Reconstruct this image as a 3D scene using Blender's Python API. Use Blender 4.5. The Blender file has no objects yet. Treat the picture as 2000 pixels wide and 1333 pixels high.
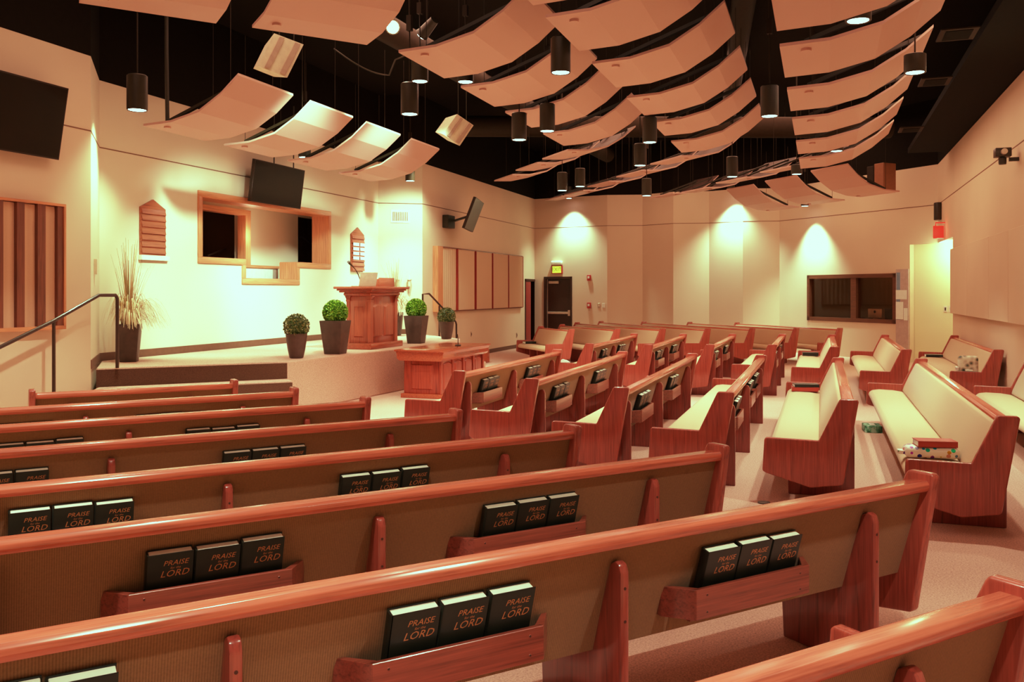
import bpy, bmesh, math, random
from mathutils import Vector, Matrix
random.seed(7)
S = bpy.context.scene
COL = S.collection
R = math.radians

# ------------------------------------------------------------------ view geometry (camera at the world origin, eye 1.70 m)
FPX, VX, HY, EYE = 1750.0, 1605.0, 570.0, 1.7
TH = math.atan((VX - 1000) / FPX)
CT, ST = math.cos(TH), math.sin(TH)
def ray(px):
    u = (px - 1000) / FPX
    return (CT + ST * u, ST - CT * u)
def at_z(px, py, z):                     # point of known height
    t = (z - EYE) * FPX / (HY - py); r = ray(px)
    return (t * r[0], t * r[1])
def on_wall(px, py, p0, p1):             # point on the vertical plane through p0, p1 -> (x, y, z, s)
    r = ray(px); d = (p1[0] - p0[0], p1[1] - p0[1])
    D = -r[0] * d[1] + d[0] * r[1]
    t = (-p0[0] * d[1] + d[0] * p0[1]) / D
    x, y = t * r[0], t * r[1]
    L = math.hypot(*d)
    return x, y, EYE + (HY - py) * t / FPX, ((x - p0[0]) * d[0] + (y - p0[1]) * d[1]) / L

# ------------------------------------------------------------------ materials
def nmat(name):
    m = bpy.data.materials.new(name); m.use_nodes = True
    nt = m.node_tree; b = nt.nodes['Principled BSDF']
    return m, nt, b
def N(nt, t, **kw):
    n = nt.nodes.new(t)
    for k, v in kw.items():
        if k in n.inputs: n.inputs[k].default_value = v
        else: setattr(n, k, v)
    return n
def coords(nt, scale=(1, 1, 1), rot=(0, 0, 0)):
    tc = N(nt, 'ShaderNodeTexCoord'); mp = N(nt, 'ShaderNodeMapping')
    mp.inputs['Scale'].default_value = scale; mp.inputs['Rotation'].default_value = rot
    nt.links.new(tc.outputs['Object'], mp.inputs['Vector'])
    return mp.outputs['Vector']
def ramp(nt, fac, stops):
    r = N(nt, 'ShaderNodeValToRGB'); cr = r.color_ramp
    while len(cr.elements) < len(stops): cr.elements.new(0.5)
    for e, (p, c) in zip(cr.elements, stops): e.position = p; e.color = (*c, 1)
    nt.links.new(fac, r.inputs['Fac']); return r.outputs['Color']
def bump(nt, b, h, strength=.2, dist=.01):
    bp = N(nt, 'ShaderNodeBump'); bp.inputs['Strength'].default_value = strength; bp.inputs['Distance'].default_value = dist
    nt.links.new(h, bp.inputs['Height']); nt.links.new(bp.outputs['Normal'], b.inputs['Normal'])
def sc(c, k): return tuple(x * k for x in c)
def plain(name, col, rough=.6, metal=0., var=.08, nscale=14, spec=.5):
    m, nt, b = nmat(name)
    n = N(nt, 'ShaderNodeTexNoise', Scale=nscale, Detail=3.)
    nt.links.new(coords(nt), n.inputs['Vector'])
    nt.links.new(ramp(nt, n.outputs['Fac'], [(.3, sc(col, 1 - var)), (.7, sc(col, 1 + var))]), b.inputs['Base Color'])
    b.inputs['Roughness'].default_value = rough; b.inputs['Metallic'].default_value = metal
    b.inputs['Specular IOR Level'].default_value = spec
    return m
def wood(name, col, grain='x', rough=.28, dark=.5, coat=.35):
    m, nt, b = nmat(name)
    s = {'x': (1.3, 26, 26), 'z': (26, 26, 1.3), 'y': (26, 1.3, 26)}[grain]
    v = coords(nt, s)
    n1 = N(nt, 'ShaderNodeTexNoise', Scale=1.7, Detail=4., Distortion=1.1); nt.links.new(v, n1.inputs['Vector'])
    s2 = {'x': (3, 160, 160), 'z': (160, 160, 3), 'y': (160, 3, 160)}[grain]
    n2 = N(nt, 'ShaderNodeTexNoise', Scale=1.0, Detail=2.); nt.links.new(coords(nt, s2), n2.inputs['Vector'])
    ma = N(nt, 'ShaderNodeMath', operation='MULTIPLY_ADD'); ma.inputs[1].default_value = .45; 
    nt.links.new(n2.outputs['Fac'], ma.inputs[0]); nt.links.new(n1.outputs['Fac'], ma.inputs[2])
    nt.links.new(ramp(nt, ma.outputs['Value'], [(.45, sc(col, dark)), (.68, col), (.95, sc(col, 1.35))]), b.inputs['Base Color'])
    b.inputs['Roughness'].default_value = rough
    b.inputs['Coat Weight'].default_value = coat; b.inputs['Coat Roughness'].default_value = .12
    bump(nt, b, n2.outputs['Fac'], .06, .002)
    return m
def fabric(name, col, rib=260, amount=.16):
    m, nt, b = nmat(name)
    w = N(nt, 'ShaderNodeTexWave', Scale=rib / 20, Distortion=.25, Detail=1.); w.bands_direction = 'X'
    w.inputs['Detail Scale'].default_value = 3
    nt.links.new(coords(nt), w.inputs['Vector'])
    n = N(nt, 'ShaderNodeTexNoise', Scale=120., Detail=3.); nt.links.new(coords(nt), n.inputs['Vector'])
    ma = N(nt, 'ShaderNodeMath', operation='MULTIPLY_ADD'); ma.inputs[1].default_value = .55
    nt.links.new(n.outputs['Fac'], ma.inputs[0])
    mb = N(nt, 'ShaderNodeMath', operation='MULTIPLY'); mb.inputs[1].default_value = .45
    nt.links.new(w.outputs['Fac'], mb.inputs[0]); nt.links.new(mb.outputs[0], ma.inputs[2])
    nt.links.new(ramp(nt, ma.outputs[0], [(.2, sc(col, 1 - amount * 1.6)), (.8, sc(col, 1 + amount))]), b.inputs['Base Color'])
    b.inputs['Roughness'].default_value = .9; b.inputs['Specular IOR Level'].default_value = .15
    b.inputs['Sheen Weight'].default_value = .15
    bump(nt, b, ma.outputs[0], .25, .002)
    return m
def carpet(name, col):
    m, nt, b = nmat(name)
    n = N(nt, 'ShaderNodeTexNoise', Scale=95., Detail=4.); nt.links.new(coords(nt), n.inputs['Vector'])
    v = N(nt, 'ShaderNodeTexVoronoi', Scale=160.); nt.links.new(coords(nt), v.inputs['Vector'])
    n3 = N(nt, 'ShaderNodeTexNoise', Scale=.8, Detail=2.); nt.links.new(coords(nt), n3.inputs['Vector'])
    ma = N(nt, 'ShaderNodeMath', operation='MULTIPLY_ADD'); ma.inputs[1].default_value = .35
    nt.links.new(v.outputs['Distance'], ma.inputs[0]); nt.links.new(n.outputs['Fac'], ma.inputs[2])
    mb = N(nt, 'ShaderNodeMath', operation='MULTIPLY_ADD'); mb.inputs[1].default_value = .25
    nt.links.new(n3.outputs['Fac'], mb.inputs[0]); nt.links.new(ma.outputs[0], mb.inputs[2])
    nt.links.new(ramp(nt, mb.outputs[0], [(.45, sc(col, .62)), (.72, col), (.98, sc(col, 1.3))]), b.inputs['Base Color'])
    b.inputs['Roughness'].default_value = .95; b.inputs['Specular IOR Level'].default_value = .1
    bump(nt, b, ma.outputs[0], .5, .006)
    return m
def paint(name, col, rough=.7):
    m, nt, b = nmat(name)
    n = N(nt, 'ShaderNodeTexNoise', Scale=220., Detail=2.); nt.links.new(coords(nt), n.inputs['Vector'])
    n2 = N(nt, 'ShaderNodeTexNoise', Scale=.7, Detail=2.); nt.links.new(coords(nt), n2.inputs['Vector'])
    nt.links.new(ramp(nt, n2.outputs['Fac'], [(.3, sc(col, .96)), (.7, sc(col, 1.03))]), b.inputs['Base Color'])
    b.inputs['Roughness'].default_value = rough; b.inputs['Specular IOR Level'].default_value = .25
    bump(nt, b, n.outputs['Fac'], .08, .002)
    return m
def glow(name, col, k):
    m, nt, b = nmat(name)
    b.inputs['Base Color'].default_value = (*col, 1); b.inputs['Emission Color'].default_value = (*col, 1)
    b.inputs['Emission Strength'].default_value = k
    return m
def glass(name, tint=(.8, .8, .8)):
    m, nt, b = nmat(name)
    nt.nodes.remove(b); out = nt.nodes['Material Output']
    tr = N(nt, 'ShaderNodeBsdfTransparent'); tr.inputs['Color'].default_value = (*tint, 1)
    gl = N(nt, 'ShaderNodeBsdfGlossy'); gl.inputs['Roughness'].default_value = .03
    mx = N(nt, 'ShaderNodeMixShader'); mx.inputs['Fac'].default_value = .05
    nt.links.new(tr.outputs[0], mx.inputs[1]); nt.links.new(gl.outputs[0], mx.inputs[2]); nt.links.new(mx.outputs[0], out.inputs['Surface'])
    return m

WOOD = (.40, .085, .045)
m_rail = wood('oak_rail', (.50, .13, .078), 'x', .22, .62)
m_end = wood('oak_end', (.33, .074, .05), 'z', .26, .68)
m_sup = wood('oak_support', (.25, .05, .035), 'z', .28, .5)
m_rack = wood('oak_rack', (.23, .055, .036), 'x', .3, .55)
m_back_shade = fabric('pew_back_fabric', (.27, .155, .075), 780)  # pew fabric with the shade on the rear side put into its colour
m_seat_lit = fabric('pew_seat_fabric', (.60, .43, .28), 700, .05)  # the same pew fabric, coloured lighter as if directly lit
m_floor = carpet('floor_carpet', (.56, .36, .29))
m_stage = carpet('stage_carpet', (.58, .38, .30))
m_riser_shade = carpet('stair_carpet', (.10, .055, .035))  # carpet darkened to carry the backlit shade of the stair risers
m_wall = paint('wall_paint', (.72, .57, .43))
m_stagewall = paint('stage_wall_paint', (.76, .66, .52))
m_black = plain('ceiling_black', (.012, .007, .004), .9, var=.1, spec=.1)
m_duct = plain('duct_brown', (.035, .02, .01), .7, spec=.2)
m_cloud = paint('cloud_panel_laminate', (.62, .40, .34), .55)
m_cloud_edge = plain('cloud_edge', (.06, .03, .02), .6)
m_base = plain('baseboard_vinyl', (.15, .075, .045), .5)
m_seam = plain('seam_shadow', (.22, .13, .08), .8)  # dark brown line along the wall seam
m_metal = plain('handrail_paint', (.045, .022, .012), .35)
m_blackmet = plain('lamp_housing', (.035, .026, .012), .4)
m_lens = glow('lamp_lens', (.95, .92, 1.0), 9.)
m_frame = wood('opening_oak', (.60, .24, .12), 'x', .35, .75)
m_framev = wood('opening_oak_upright', (.60, .24, .12), 'z', .35, .75)
m_pulpit = wood('pulpit_oak', (.36, .09, .05), 'z', .3, .6)
m_pulpitx = wood('pulpit_oak_moulding', (.36, .09, .05), 'x', .3, .6)
m_table = wood('table_oak', (.33, .055, .03), 'z', .25, .55)
m_tablex = wood('table_oak_top', (.42, .10, .05), 'x', .22, .6)
m_board = wood('board_oak', (.34, .10, .05), 'x', .45, .5)
m_screen = plain('tv_screen', (.014, .007, .003), .28, var=.2, nscale=2, spec=.18)
m_bezel = plain('tv_bezel', (.035, .02, .012), .4, spec=.3)
m_silver = plain('brushed_silver', (.62, .5, .40), .35, .6)
m_white = plain('white_plastic', (.78, .74, .66), .5)
m_cream = plain('cream_paint', (.78, .68, .52), .5)
m_pot = plain('planter_brown', (.085, .052, .038), .45, var=.15)
m_soil = plain('planter_soil', (.05, .03, .02), .95)
m_red = plain('alarm_red', (.5, .04, .04), .4)
m_panel = fabric('acoustic_fabric', (.62, .40, .27), 60, .05)
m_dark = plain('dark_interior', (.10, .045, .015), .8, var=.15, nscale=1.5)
m_slat = wood('slat_walnut', (.16, .05, .025), 'z', .4, .6)
m_doorm = plain('door_brown', (.05, .016, .008), .4)
m_doorred = wood('door_red', (.30, .03, .025), 'z', .35, .7)
m_cover = plain('hymnal_cover', (.014, .017, .012), .38, var=.15)
m_gold = plain('hymnal_gold', (.52, .24, .10), .35, .3)
m_pages = plain('paper_pages', (.90, .95, .82), .8, var=.03)
m_paper = plain('paper_sheet', (.82, .84, .78), .8, var=.03)
m_screw = plain('screw_plug', (.06, .015, .01), .4)

# ------------------------------------------------------------------ mesh builder
class MB:
    def __init__(s): s.v, s.f, s.m = [], [], []
    def add(s, vs, fs, mi=0):
        b = len(s.v); s.v += [tuple(v) for v in vs]
        s.f += [tuple(b + i for i in f) for f in fs]; s.m += [mi] * len(fs); return s
    def box(s, x0, x1, y0, y1, z0, z1, mi=0, M=None):
        vs = [Vector((x, y, z)) for z in (z0, z1) for y in (y0, y1) for x in (x0, x1)]
        if M: vs = [M @ v for v in vs]
        return s.add(vs, [(0, 2, 3, 1), (4, 5, 7, 6), (0, 1, 5, 4), (2, 6, 7, 3), (0, 4, 6, 2), (1, 3, 7, 5)], mi)
    def prism_x(s, prof, x0, x1, mi=0):              # profile in (y, z), extruded along x
        n = len(prof)
        a = sum(prof[i][0] * prof[(i + 1) % n][1] - prof[(i + 1) % n][0] * prof[i][1] for i in range(n))
        if a < 0: prof = prof[::-1]
        vs = [(x0, y, z) for y, z in prof] + [(x1, y, z) for y, z in prof]
        fs = [tuple(range(n))[::-1], tuple(range(n, 2 * n))] + [(i, (i + 1) % n, n + (i + 1) % n, n + i) for i in range(n)]
        return s.add(vs, fs, mi)
    def prism_z(s, poly, z0, z1, mi=0, z1s=None):
        n = len(poly)
        a = sum(poly[i][0] * poly[(i + 1) % n][1] - poly[(i + 1) % n][0] * poly[i][1] for i in range(n))
        if a < 0: poly = poly[::-1]
        vs = [(x, y, z0) for x, y in poly] + [(x, y, z1) for x, y in poly]
        fs = [tuple(range(n))[::-1], tuple(range(n, 2 * n))] + [(i, (i + 1) % n, n + (i + 1) % n, n + i) for i in range(n)]
        return s.add(vs, fs, mi)
    def tube(s, pts, r, seg=10, mi=0, cap=True):
        pts = [Vector(p) for p in pts]; n = len(pts); base = len(s.v)
        rs = r if isinstance(r, (list, tuple)) else [r] * n
        up = None
        for i, p in enumerate(pts):
            d = (pts[min(i + 1, n - 1)] - pts[max(i - 1, 0)]).normalized()
            if up is None: up = Vector((0, 0, 1)) if abs(d.z) < .9 else Vector((1, 0, 0))
            a = d.cross(up).normalized(); b = a.cross(d).normalized(); up = b
            for k in range(seg):
                t = 2 * math.pi * k / seg
                s.v.append(tuple(p + rs[i] * (math.cos(t) * a + math.sin(t) * b)))
        for i in range(n - 1):
            for k in range(seg):
                q = base + i * seg; k2 = (k + 1) % seg
                s.f.append((q + k, q + k2, q + seg + k2, q + seg + k)); s.m.append(mi)
        if cap:
            s.f.append(tuple(base + k for k in range(seg))[::-1]); s.m.append(mi)
            s.f.append(tuple(base + (n - 1) * seg + k for k in range(seg))); s.m.append(mi)
        return s
    def lathe(s, prof, seg=24, mi=0, cx=0, cy=0):
        base = len(s.v); n = len(prof)
        for r, z in prof:
            for k in range(seg):
                t = 2 * math.pi * k / seg; s.v.append((cx + r * math.cos(t), cy + r * math.sin(t), z))
        for i in range(n - 1):
            for k in range(seg):
                k2 = (k + 1) % seg; q = base + i * seg
                s.f.append((q + k, q + k2, q + seg + k2, q + seg + k)); s.m.append(mi)
        s.f.append(tuple(base + k for k in range(seg))[::-1]); s.m.append(mi)
        s.f.append(tuple(base + (n - 1) * seg + k for k in range(seg))); s.m.append(mi)
        return s
    def mesh(s, name, mats, bev=0, segs=2, smooth=35):
        me = bpy.data.meshes.new(name); me.from_pydata(s.v, [], s.f)
        for m in (mats if isinstance(mats, (list, tuple)) else [mats]): me.materials.append(m)
        me.polygons.foreach_set('material_index', s.m); me.update()
        bm = bmesh.new(); bm.from_mesh(me)
        bmesh.ops.recalc_face_normals(bm, faces=bm.faces)
        if bev:
            es = [e for e in bm.edges if len(e.link_faces) == 2 and e.calc_face_angle(0) > R(20)]
            bmesh.ops.bevel(bm, geom=es, offset=bev, segments=segs, profile=.5, affect='EDGES', clamp_overlap=True)
        bm.to_mesh(me); bm.free()
        if smooth:
            me.polygons.foreach_set('use_smooth', [True] * len(me.polygons))
            me.set_sharp_from_angle(angle=R(smooth))
        me.update(); return me
    def build(s, name, mats, parent=None, bev=0, segs=2, smooth=35, loc=None, rz=0):
        return link(name, s.mesh(name, mats, bev, segs, smooth), parent, loc, rz)
def link(name, me, parent=None, loc=None, rz=0):
    o = bpy.data.objects.new(name, me); COL.objects.link(o)
    if parent: o.parent = parent
    if loc: o.location = loc
    if rz: o.rotation_euler[2] = rz
    return o
def tag(o, label=None, cat=None, group=None, kind=None):
    if label: o['label'] = label
    if cat: o['category'] = cat
    if group: o['group'] = group
    if kind: o['kind'] = kind
    return o
def thing(name, label, cat, loc=(0, 0, 0), rz=0, group=None):
    o = bpy.data.objects.new(name, None); COL.objects.link(o); o.empty_display_size = .1
    o.location = loc; o.rotation_euler[2] = rz
    return tag(o, label, cat, group)
def struct(name, mb, mats, bev=0, smooth=35):
    return tag(mb.build(name, mats, bev=bev, smooth=smooth), kind='structure')
def copy_tree(o, parent=None):
    c = o.copy(); COL.objects.link(c)
    if parent: c.parent = parent
    for ch in list(o.children): copy_tree(ch, c)
    return c
def text_mesh(body, size, align='CENTER', shear=0, extrude=.0, spacing=1):
    cu = bpy.data.curves.new('lettering', 'FONT'); cu.body = body; cu.size = size; cu.align_x = align; cu.align_y = 'CENTER'
    cu.shear = shear; cu.extrude = extrude; cu.space_character = spacing; cu.resolution_u = 2
    ob = bpy.data.objects.new('lettering', cu); COL.objects.link(ob)
    bpy.context.view_layer.update()
    dg = bpy.context.evaluated_depsgraph_get()
    me = bpy.data.meshes.new_from_object(ob.evaluated_get(dg))
    vs = [v.co.copy() for v in me.vertices]; fs = [tuple(p.vertices) for p in me.polygons]
    bpy.data.objects.remove(ob); bpy.data.curves.remove(cu); bpy.data.meshes.remove(me)
    return vs, fs
def add_text(mb, body, size, M, mi=0, **kw):
    vs, fs = text_mesh(body, size, **kw)
    mb.add([M @ v for v in vs], fs, mi)

# ------------------------------------------------------------------ room shell
ZC, ZS, ZTOP, HS = 4.66, 3.72, 6.2, .73         # wall top, paint seam, black ceiling, stage height
YL, YST, YR = 8.68, 9.55, -2.55
XL, XR = 8.91, 18.8
far_px = [(1050, 446.5), (1186, 441), (1255, 440.7), (1315, 436.7), (1385, 436), (1451, 432.5), (1522.5, 432)]
FAR = [at_z(px, py, ZS) for px, py in far_px]
FAR[0] = (FAR[0][0], YL)
r = ray(1832); tt = YR / r[1]; CORNER = (tt * r[0], YR)
XJ = on_wall(1861, 500, (0, YR), (1, YR))[0]     # where the panelled wall stops at the passage

def wall(name, p0, p1, z0, z1, mat, holes=(), thick=.14, side=1):
    """vertical wall from p0 to p1; thickness grows to the outside"""
    L = math.hypot(p1[0] - p0[0], p1[1] - p0[1])
    ss = sorted({0, L, *[h[0] for h in holes], *[h[1] for h in holes]})
    zs = sorted({z0, z1, *[h[2] for h in holes], *[h[3] for h in holes]})
    mb = MB()
    for a, b in zip(ss, ss[1:]):
        for c, d in zip(zs, zs[1:]):
            m1, m2 = (a + b) / 2, (c + d) / 2
            if any(h[0] < m1 < h[1] and h[2] < m2 < h[3] for h in holes): continue
            mb.box(a, b, 0 if side > 0 else -thick, thick if side > 0 else 0, c, d)
    o = mb.build(name, mat, smooth=0, loc=(p0[0], p0[1], 0), rz=math.atan2(p1[1] - p0[1], p1[0] - p0[0]))
    return tag(o, kind='structure')
def strip(name, p0, p1, z0, z1, depth, mat):      # a thin strip lying on the room side of a wall built with side=1
    L = math.hypot(p1[0] - p0[0], p1[1] - p0[1])
    o = MB().box(0, L, -depth, 0, z0, z1).build(name, mat, smooth=0, loc=(p0[0], p0[1], 0), rz=math.atan2(p1[1] - p0[1], p1[0] - p0[0]))
    return tag(o, kind='structure')

struct('floor', MB().box(-5, 31, -6, 11.5, -.12, 0), m_floor, smooth=0)
struct('ceiling', MB().box(-5, 31, -6, 13, ZTOP, ZTOP + .1), m_black, smooth=0)
A0w, A1w = (-5, YL), (XL, YL)
dl = on_wall(1025, 545, (XR, YL), FAR[0]); dr = on_wall(1048, 545, (XR, YL), FAR[0])
e0 = on_wall(1063, 541, FAR[0], FAR[1]); e1 = on_wall(1117.5, 541, FAR[0], FAR[1])
wall('wall_left', A0w, A1w, 0, ZC, m_wall)
wall('wall_stage_return_near', (XL, YL), (9.96, YST), 0, ZC, m_stagewall)
# baptistry opening in the stage wall (T shaped)
WS0, WS1 = (9.96, YST), (18.3, YST)
def W(px, py): q = on_wall(px, py, WS0, WS1); return q[3], q[2]
sL, zT = W(393, 384); _, zBw = W(393, 503); sC0, _ = W(478, 500); sC1, zBc = W(578, 546); sR, _ = W(640, 500)
zT = 3.05 if False else W(393, 384)[1]
zBw = W(393, 503)[1]; zBc = W(530, 546)[1]
wall('wall_stage', WS0, WS1, 0, ZC, m_stagewall, [(sL, sR, zBw, zT), (sC0, sC1, zBc, zBw)])
wall('wall_stage_return_far', WS1, (XR, YL), 0, ZC, m_stagewall)
wall('wall_beyond_stage', (XR, YL), FAR[0], 0, ZC, m_wall, [(dl[3], dr[3], 0, dl[2])])
wall('wall_exit', FAR[0], FAR[1], 0, ZC, m_wall, [(e0[3], e1[3], 0, e0[2])])
for i, nm in enumerate(['wall_back_fold', 'wall_back_fold_next', 'wall_back_fold_third', 'wall_back_fold_fourth', 'wall_back_fold_fifth']):
    wall(nm, FAR[i + 1], FAR[i + 2], 0, ZC, m_wall)
WW0, WW1 = FAR[6], CORNER
def K(px, py): q = on_wall(px, py, WW0, WW1); return q[3], q[2]
w0, wzt = K(1577, 538); w1, _ = K(1750, 531); wzb = K(1577, 626)[1]; sJ, zO = K(1777, 478)
LWW = math.hypot(WW1[0] - WW0[0], WW1[1] - WW0[1])
wall('wall_window', WW0, WW1, 0, ZC, m_wall, [(w0, w1, wzb, wzt), (sJ, LWW, 0, zO)])
wall('wall_right', CORNER, (-5, YR), 0, ZC, m_wall, [(0, CORNER[0] - XJ, 0, zO)])
# black painted upper walls above the cream paint, and the low dark soffit along the panelled wall
up = [A0w, A1w, (9.96, YST), WS1, (XR, YL)] + FAR + [CORNER, (-5, YR)]
for i, (a, b) in enumerate(zip(up, up[1:])):
    wall('wall_upper_' + ['side', 'return', 'stage', 'splay', 'beyond', 'exit', 'fold', 'fold_b', 'fold_c', 'fold_d', 'fold_e', 'window', 'right'][i], a, b, ZC, ZTOP, m_black)
tag(MB().box(-5, 21, YR, -1.75, ZC + .02, ZC + .12).build('ceiling_soffit', m_black, smooth=0), kind='structure')
# passage behind the corner opening
dWW = Vector((WW1[0] - WW0[0], WW1[1] - WW0[1], 0)).normalized(); nWW = Vector((-dWW.y, dWW.x, 0))   # nWW points out of the room? fixed below
out = Vector((-dWW.y, dWW.x, 0))
if out.dot(Vector((WW0[0] - 10, WW0[1] - 3, 0))) < 0: out = -out
m_hall = paint('passage_paint', (.80, .74, .52))
h0 = Vector((WW0[0], WW0[1], 0)) + dWW * (sJ - .02) + out * .15
h1 = h0 + dWW * 4.6 + out * .9
wall('wall_passage', (h0.x, h0.y), (h1.x, h1.y), 0, 3.2, m_hall)
tag(MB().prism_z([(h0.x, h0.y), (h1.x, h1.y), (h1.x - out.x * 1.0, h1.y - out.y * 1.0), (XJ, YR - .16), (CORNER[0]-.2, CORNER[1] - .2), (h0.x - out.x * .1, h0.y - out.y * .1)], 3.2, 3.28).build('ceiling_passage', m_hall, smooth=0), kind='structure')
# seams and baseboards
n = 0
for a, b in zip(up, up[1:]):
    n += 1
    strip('trim_%d' % n, a, b, ZS - .008, ZS + .008, .004, m_seam)
bb = [('left', A0w, A1w, 0), ('stage_near', (XL, YL), (9.96, YST), HS), ('stage', WS0, WS1, HS), ('stage_far', WS1, (XR, YL), HS),
      ('beyond', (XR, YL), (XR + dl[3] - .05, YL), 0), ('fold', FAR[1], FAR[2], 0), ('fold_b', FAR[2], FAR[3], 0), ('fold_c', FAR[3], FAR[4], 0),
      ('fold_d', FAR[4], FAR[5], 0), ('fold_e', FAR[5], FAR[6], 0), ('right', (XJ, YR), (-5, YR), 0)]
for nm, a, b, z in bb: strip('baseboard_' + nm, a, b, z, z + .11, .012, m_base)

# ---- stage platform with stairs
stage_poly = [(9.02, 8.70), (10.77, 7.04), (13.9, 6.82), (17.1, 7.04), (18.72, 8.70), (18.28, 9.53), (9.98, 9.53)]
so = MB(); so.prism_z(stage_poly, 0, HS)
tag(so.build('floor_stage', m_stage, bev=.02, smooth=0), kind='structure')
dv = Vector((10.77 - 9.02, 7.04 - 8.70, 0)); L_ = dv.length; dv /= L_; nv = Vector((dv.y, -dv.x, 0))
if nv.x > 0: nv = -nv
for side in (1, -1):
    for i, (z, ext) in enumerate([(.487, .30), (.244, .60)]):
        p = [Vector((9.02, 8.70, 0)), Vector((10.77, 7.04, 0))]
        q = [p[0], p[1], p[1] + nv * ext, p[0] + nv * ext + dv * (-.05)]
        poly = [(v.x, min(v.y, YL - .01)) for v in q]
        if side < 0: poly = [(27.8 - x, y) for x, y in poly]
        o = MB().prism_z(poly, 0, z - i * .0005).build('floor_stair_%s_%s' % (('near', 'far')[side < 0], ('upper', 'lower')[i]), m_stage, bev=.015, smooth=0)
        tag(o, kind='structure')
# strips coloured dark for the backlit shade on the near stair risers
def shade_strip(name, a, b, z0=.49, z1=HS - .025):
    d = Vector((b[0] - a[0], b[1] - a[1], 0)); o = MB().box(0, d.length, -.012, 0, z0, z1).build(name, m_riser_shade, smooth=0, loc=(a[0], a[1], 0), rz=math.atan2(d.y, d.x))
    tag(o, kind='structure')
shade_strip('trim_riser_near', (9.02 + nv.x * .004, 8.70 + nv.y * .004), (10.77 + nv.x * .004, 7.04 + nv.y * .004))
shade_strip('trim_riser_near_lower', (9.02 + nv.x * .304, 8.66 + nv.y * .304), (10.77 + nv.x * .304, 7.04 + nv.y * .304), .248, .462)
shade_strip('trim_riser_near_bottom', (9.02 + nv.x * .604, 8.66 + nv.y * .604), (10.77 + nv.x * .604, 7.04 + nv.y * .604), .0, .218)

# ------------------------------------------------------------------ pews
END_PROF = [(0, .835), (.012, .85), (.135, .85), (.147, .835), (.297, .512), (.70, .52), (.715, .505), (.73, .25), (.70, .232), (.36, .135), (.125, .172), (.11, .19)]
SUP_PROF = [(.02, 0), (.02, .675), (.032, .705), (.055, .715), (.085, .70), (.20, .355), (.24, .33), (.56, .33), (.54, 0)]
BACK_PROF = [(.058, .79), (.19, .345), (.225, .355), (.10, .79)]
CUSH_PROF = [(.095, .785), (.22, .40), (.30, .425), (.285, .48), (.225, .62), (.165, .745), (.145, .785)]
SEAT_PROF = [(.21, .335), (.21, .405), (.42, .435), (.58, .44), (.66, .428), (.695, .40), (.705, .37), (.69, .342), (.65, .33)]
RAIL_PROF = [(.03, .765), (.022, .785), (.022, .80), (.034, .815), (.10, .815), (.118, .803), (.118, .785), (.108, .765)]
TE = .05
me_end = MB().prism_x(END_PROF, 0, TE).mesh('pew_end', m_end, .011, 3)
sup = MB().prism_x(SUP_PROF, -.02, .02)
me_sup = sup.mesh('pew_support', m_sup, .008, 2)
def plugs(mb, pts, mi):
    for x, y, z in pts: mb.tube([(x, y + .002, z), (x, y - .0015, z)], .006, 8, mi)
sp = MB(); plugs(sp, [(0, .02, .62)], 0)
me_plug = sp.mesh('support_plugs', m_screw)
rk = MB()
rk.prism_x([(.03, .432), (.03, .55), (.05, .55), (.05, .432)], -.315, .315)
for sgn in (-1, 1):
    rk.prism_z([(sgn * .315, .03), (sgn * .40, .14), (sgn * .40, .165), (sgn * .29, .05)], .432, .55)
rk.box(-.33, .33, .05, .16, .425, .438)
plugs(rk, [(x, .03, z) for x in (-.26, .26) for z in (.458, .524)], 1)
me_rack = rk.mesh('book_rack', [m_rack, m_screw], .002, 1)
pew_cache = {}
def pew_mesh(kind, prof, L, mat, bev=0):
    k = (kind, round(L, 3))
    if k not in pew_cache:
        pew_cache[k] = MB().prism_x(prof, TE - .004, L - TE + .004).mesh('pew_' + kind, mat, bev, 2, 60)
    return pew_cache[k]
BLOCKROT = {'A': R(-40), 'B': 0, 'F': R(40)}
PEWS = {}
def pew(key, label, block, o, L, fins, racks, group, seat_fins=True):
    """local x runs to the right for someone facing the stage, y towards the stage; origin at the rear corner"""
    t = thing('pew', label, 'pew', (o[0], o[1], 0), BLOCKROT[block], group)
    for x in (0, L - TE):
        link('end_panel', me_end, t, (x, 0, 0))
    link('top_rail', pew_mesh('rail', RAIL_PROF, L, m_rail, .003), t)
    link('back_panel', pew_mesh('back', BACK_PROF, L, m_back_shade), t)
    link('backrest', pew_mesh('cushion', CUSH_PROF, L, m_seat_lit, .012), t)
    link('seat_cushion', pew_mesh('seat', SEAT_PROF, L, m_seat_lit, .01), t)
    for x in fins:
        if .12 < x < L - .12:
            s_ = link('support', me_sup, t, (x, 0, 0))
            if key[0] in 'AB':
                for pz in (0, -.12): link('screw_plug', me_plug, s_, (0, 0, pz))
    for x in racks:
        if .42 < x < L - .42: link('book_rack', me_rack, t, (x, 0, 0))
    PEWS[key] = t
    return t
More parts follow.
